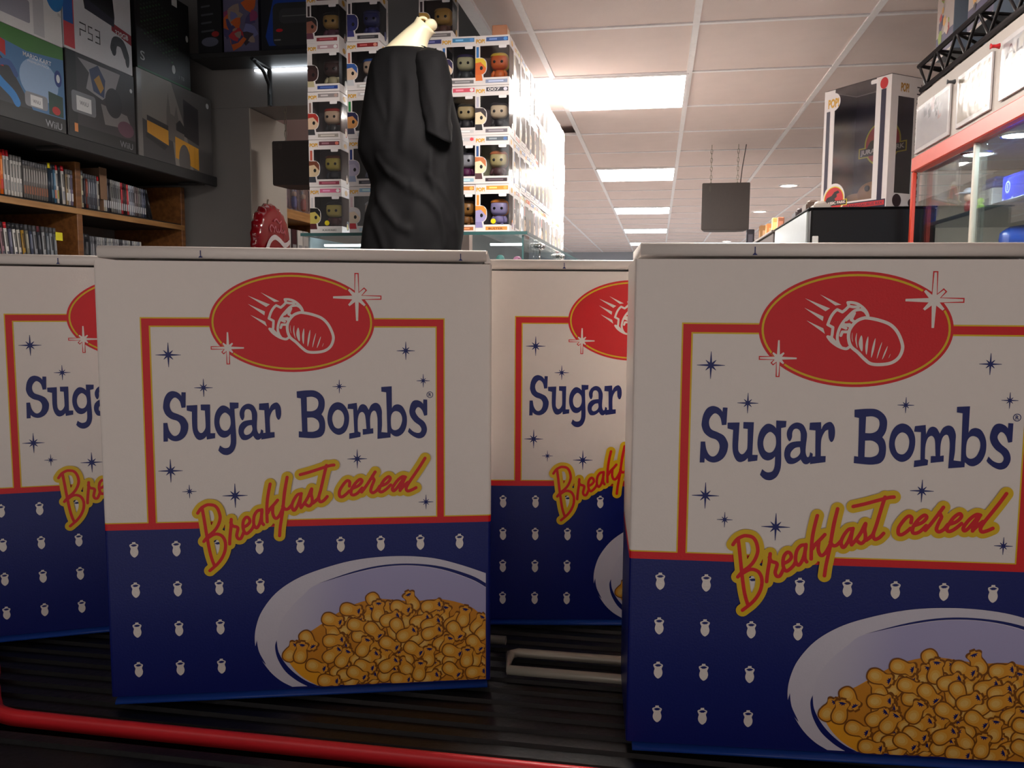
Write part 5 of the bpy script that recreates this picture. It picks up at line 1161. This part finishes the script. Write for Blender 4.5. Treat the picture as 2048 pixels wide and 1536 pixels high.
# black truss along the top
m_truss = mat('truss_black', rgb(46, 42, 44), .4, metal=.3)
tr = thing('lighting_truss', 'black lattice truss along the top of the cabinet', 'truss', (XC, 0, 0))
ch = [(.0, 2.012), (.0, 2.094), (.15, 2.050)]
for x, z in ch: MB().tube([(x, .7, z), (x, 2.905 if z != 2.012 else 2.87, z)], .0075, m_truss, 8).build('chord', tr)
yy = [2.90-.165*k for k in range(13)]
for k in range(12):
    a, b = yy[k], yy[k+1]; m_ = (a+b)/2
    MB().tube([(.0, a, 2.094), (.0, m_, 2.012), (.0, b, 2.094)], .0045, m_truss, 6).build('brace', tr)
    MB().tube([(.0, a, 2.094), (.15, m_, 2.050), (.0, b, 2.094)], .0045, m_truss, 6).build('brace', tr)
    MB().tube([(.0, a-.04, 2.012), (.15, m_, 2.050), (.0, b-.04, 2.012)], .0045, m_truss, 6).build('brace', tr)
MB().tube([(0, 2.895, 2.094), (.15, 2.895, 2.050), (0, 2.86, 2.012)], .006, m_truss, 6).build('end_brace', tr)
# boxes standing on the truss
def top_box(label, y0, y1, x0, h, seed):
    t = thing('toy_carton', label, 'box', (x0, (y0+y1)/2, 2.1025), group='toy cartons on the truss')
    w = (y1-y0)/2
    MB().bbox(0, .16, -w, w, 0, h, flat(120, 132, 148), .002).build('carton', t)
    r = random.Random(seed)
    for P_ in (Print(WESTF(0.0), 1.0, .0004, .00008), Print(lambda u, v, d: (-u+.08, w+d, v), 1.0, .0004, .00008)):
        lim = w if P_.fn(0, 0, 0)[0] == 0.0 else .08
        P_.rect(-lim, lim, 0, h, flat(190, 176, 170)); P_.layer(); P_.rect(-lim, lim, .01, h*.32, flat(74, 66, 104))
        for i in range(16):
            P_.layer(); c = r.choice([(206, 90, 60), (190, 60, 60), (226, 170, 90), (150, 170, 70), (90, 80, 110), (226, 206, 190), (70, 60, 66)])
            u, v = r.uniform(-lim+.025, lim-.025), r.uniform(h*.3, h-.025); s_ = r.uniform(.010, .022)
            P_.poly([(u+s_*cos(q+i), v+s_*sin(q+i)*1.1) for q in (0, 1.1, 2.3, 3.4, 4.7)], flat(*c))
        P_.build('printed_face', t)
    return t
top_box('colourful toy carton standing on the far end of the truss', 2.745, 2.90, .845, .215, 5)
top_box('second colourful toy carton on the truss, nearer', 2.45, 2.64, .85, .215, 9)

# ================================================================== BLACK FRIDGE AND TALL DINOSAUR CARTON
m_frk = mat('fridge_black', rgb(18, 17, 19), .5, spec=.2)
m_fsil = mat('fridge_silver', rgb(176, 180, 178), .35, metal=.4)
fg = thing('fridge', 'black fronted fridge with silver side beside the red cabinet', 'fridge', (.50, 2.985, 0))
MB().bbox(.0, .40, .06, .86, 0, 1.664, m_fsil, .004).build('body', fg)
MB().bbox(.004, .40, 0, .058, .06, 1.6635, m_frk, .006).build('door', fg)
MB().bbox(-.004, .402, .0, .86, 1.6642, 1.668, m_frk, .001).build('top_cover', fg)
MB().bbox(.010, .030, -.006, .0, 1.545, 1.572, flat(206, 202, 196), .002).build('door_clip', fg)
MB().tube([(.03, -.02, 1.0), (.03, -.028, 1.03), (.03, -.028, 1.40), (.03, -.02, 1.43)], .006, m_chrome, 8).build('handle', fg)
DB = thing('tall_figure_carton', 'tall white window carton with dinosaur emblem standing on the black fridge', 'box', (.757, 3.052, 1.6685), math.atan2(-.81, .586))
W_, D_, H_ = .290, .160, .447         # local x runs from near corner (0) back to -W_ along the front
wt = m_pack
mb = MB()
# local frame: +x along the front towards the near right corner, front face looks to -y
mb.box(-W_, 0, D_-.002, D_, 0, H_, wt).box(-W_, -W_+.002, 0, D_-.002, 0, H_, wt).box(-W_+.002, 0, 0, D_-.002, 0, .002, wt)
mb.box(-.002, 0, 0, D_-.002, .002, .055, wt).box(-.002, 0, 0, D_-.002, H_-.07, H_-.002, wt).box(-.002, 0, 0, .035, .055, H_-.07, wt).box(-.002, 0, D_-.045, D_-.002, .055, H_-.07, wt)
mb.box(-W_+.002, -.002, 0, .002, .002, .040, wt).box(-W_+.002, -W_+.048, 0, .002, .040, H_-.002, wt).box(-.062, -.002, 0, .002, .040, H_-.002, wt)
mb.box(-W_+.002, -.002, D_-.004, D_-.002, .002, H_-.002, flat(70, 66, 82, .6)).box(-W_+.002, -W_+.004, .002, D_-.004, .002, H_-.002, flat(66, 62, 76, .6)).box(-W_+.004, -.002, .002, D_-.004, .002, .004, flat(66, 62, 76, .6))
mb.build('carton', DB)
m_win2 = clear('carton_window', (.90, .90, .94), .30, .10)
MB().box(-W_+.048, -.062, .0005, .001, .040, H_-.002, m_win2).box(-.0012, -.0006, .035, D_-.045, .055, H_-.07, m_win2).box(-W_, 0, 0, D_, H_-.001, H_, m_win2).build('window', DB)
p = Print(FRONT(0.0), 1.0, .0005, .0001)
nv = flat(44, 38, 62); rd = flat(206, 44, 50); ye = flat(226, 206, 50); bk = flat(30, 24, 30)
p.rect(-W_+.012, -W_+.028, .01, H_-.075, nv).rect(-.040, -.020, .004, H_-.045, nv).rect(-W_+.075, -.004, .006, .034, nv)
p.ell(-.030, H_-.026, .016, .019, rd)
p.ell(-W_+.042, H_-.045, .032, .032, wt, n=24)
p.rrect(-W_+.046, -W_+.075, H_-.018, H_-.001, .005, wt) if False else None
p.layer(); p.rect(-W_+.095, -.008, .014, .030, rd); p.text('POP!', -W_+.018, -W_+.068, H_-.065, H_-.032, flat(214, 160, 40), .05)
p.rrect(-.085, -.055, H_-.020, H_-.006, .005, flat(240, 236, 236))
p.layer(); p.text('TYRANNOSAURUS REX', -W_+.10, -.014, .017, .027, nv, .01)
def emblem(p, cx, cy, r):
    p.layer(); p.ell(cx, cy+r*.10, r*1.10, r*1.10, ye, n=36); p.rect(cx-r*1.45, cx+r*1.45, cy-r*.50, cy+r*.02, ye)
    p.layer(); p.ell(cx, cy+r*.10, r*1.02, r*1.02, rd, n=36); p.rect(cx-r*1.38, cx+r*1.38, cy-r*.44, cy-r*.04, bk)
    p.layer(); p.poly([(cx-r*.95, cy-r*.05), (cx-r*.75, cy+r*.28), (cx-r*.25, cy+r*.42), (cx+r*.05, cy+r*.72), (cx+r*.45, cy+r*.82), (cx+r*.62, cy+r*.62), (cx+r*.30, cy+r*.52), (cx+r*.34, cy+r*.28), (cx+r*.10, cy+r*.16), (cx+r*.2, cy-r*.05)], bk)
    p.layer(); p.text('JURASSIC PARK', cx-r*1.32, cx+r*1.32, cy-r*.40, cy-r*.09, flat(236, 226, 216), .03)
for q in (-1,): pass
p.ell(-W_+.062, .056, .050, .055, wt, n=30); emblem(p, -W_+.062, .050, .042)
p.build('printed_front', DB)
p = Print(EASTF(0.0), 1.0, .0005, .0001)
p.text('POP!', .045, .085, H_-.055, H_-.025, flat(190, 140, 60), .04); p.build('side_logo', DB)
for _u, _v, _r in ((.05, .03, .022), (.12, .025, .014)):
    p = Print(EASTF(0.0), 1.0, .0005, .0001); p.ell(_u, _v, _r, _r, flat(56, 40, 46)); p.build('side_mark', DB)
p = Print(EASTF(0.0), 1.0, .0005, .0001)
vs, fs = text_mesh('TYRANNOSAURUS REX', .01)
p._put([(D_-.036+.024*y_, H_-.022-.40*x_) for x_, y_ in vs], fs, flat(70, 60, 66))
p.build('side_lettering', DB)
p = Print(FRONT(D_-.006), 1.0, .0004, .0001); emblem(p, -.158, .250, .072); p.build('inner_emblem', DB)
fgx = MB(); tan = mat('dino_tan', rgb(190, 140, 90), .6, var=.15, scale=30, bump=.4)
fgx.sell((-.125, .085, .060), (.058, .05, .052), tan, .9, 20, 12).sell((-.19, .075, .042), (.055, .04, .034), tan, .9, 16, 10).sell((-.112, .034, .082), (.011, .006, .011), flat(20, 18, 18, .2), 1, 10, 6)
fgx.build('boxed_dinosaur', DB)

# ================================================================== THINGS ALONG THE RIGHT, FAR
rl = thing('low_shelf_unit', 'low shelf unit in the distance behind the fridge', 'shelf', (.50, 3.90, 0))
MB().bbox(0, .5, 0, 2.6, 0, 1.66, mat('unit_dark', rgb(70, 62, 60), .6), .004).build('body', rl)
MB().bbox(-.008, .5, 0, 2.6, 1.661, 1.672, mat('unit_top', rgb(120, 112, 108), .5), .002).build('top_board', rl)
far = [(.545, 5.30, .045, .12, (34, 30, 40), 'black', 'dark slim box at the end of the far row'), (.60, 5.00, .07, .115, (150, 110, 70), 'tan', 'tan picture box in the far row'), (.585, 4.62, .06, .09, (196, 120, 70), 'orange', 'orange box in the far row'), (.55, 4.25, .025, .085, (236, 206, 120), 'yellow', 'yellow upright book in the far row'), (.56, 4.12, .03, .075, (206, 130, 100), 'pink', 'salmon book beside the yellow one'), (.54, 5.52, .05, .05, (40, 44, 52), 'dark', 'small dark pot at the far end of the row')]
for x, y, w, h, c, _, lab in far:
    t = MB().bbox(-w/2, w/2, -w/2, w/2, 0, h, flat(*c), .003).box(-w/2-.0006, -w/2, -w*.3, w*.3, h*.2, h*.75, flat(*[min(255, k+50) for k in c])).box(-w*.3, w*.3, -w/2-.0006, -w/2, h*.2, h*.75, flat(*[min(255, k+50) for k in c])).build('small_box', loc=(x, y, 1.6725)); tag(t, lab, 'box', 'small boxes in the far row')
for k, (x, y, h, c) in enumerate(((.57, 3.20, .03, (190, 180, 170)), (.58, 3.42, .06, (90, 70, 60)), (.57, 3.60, .05, (60, 50, 54)), (.62, 3.72, .08, (120, 60, 56)))):
    t = MB().bbox(-.03, .03, -.05, .05, 0, h, flat(*c), .006).sell((0, 0, h+.006), (.02, .03, .008), flat(*[min(255, q+40) for q in c]), .8, 12, 6).build('trinket', loc=(x, y, 1.6685)); tag(t, '%s trinket on the fridge top behind the tall carton' % ('pale', 'brown', 'dark', 'reddish')[k], 'trinket', 'trinkets on the fridge')
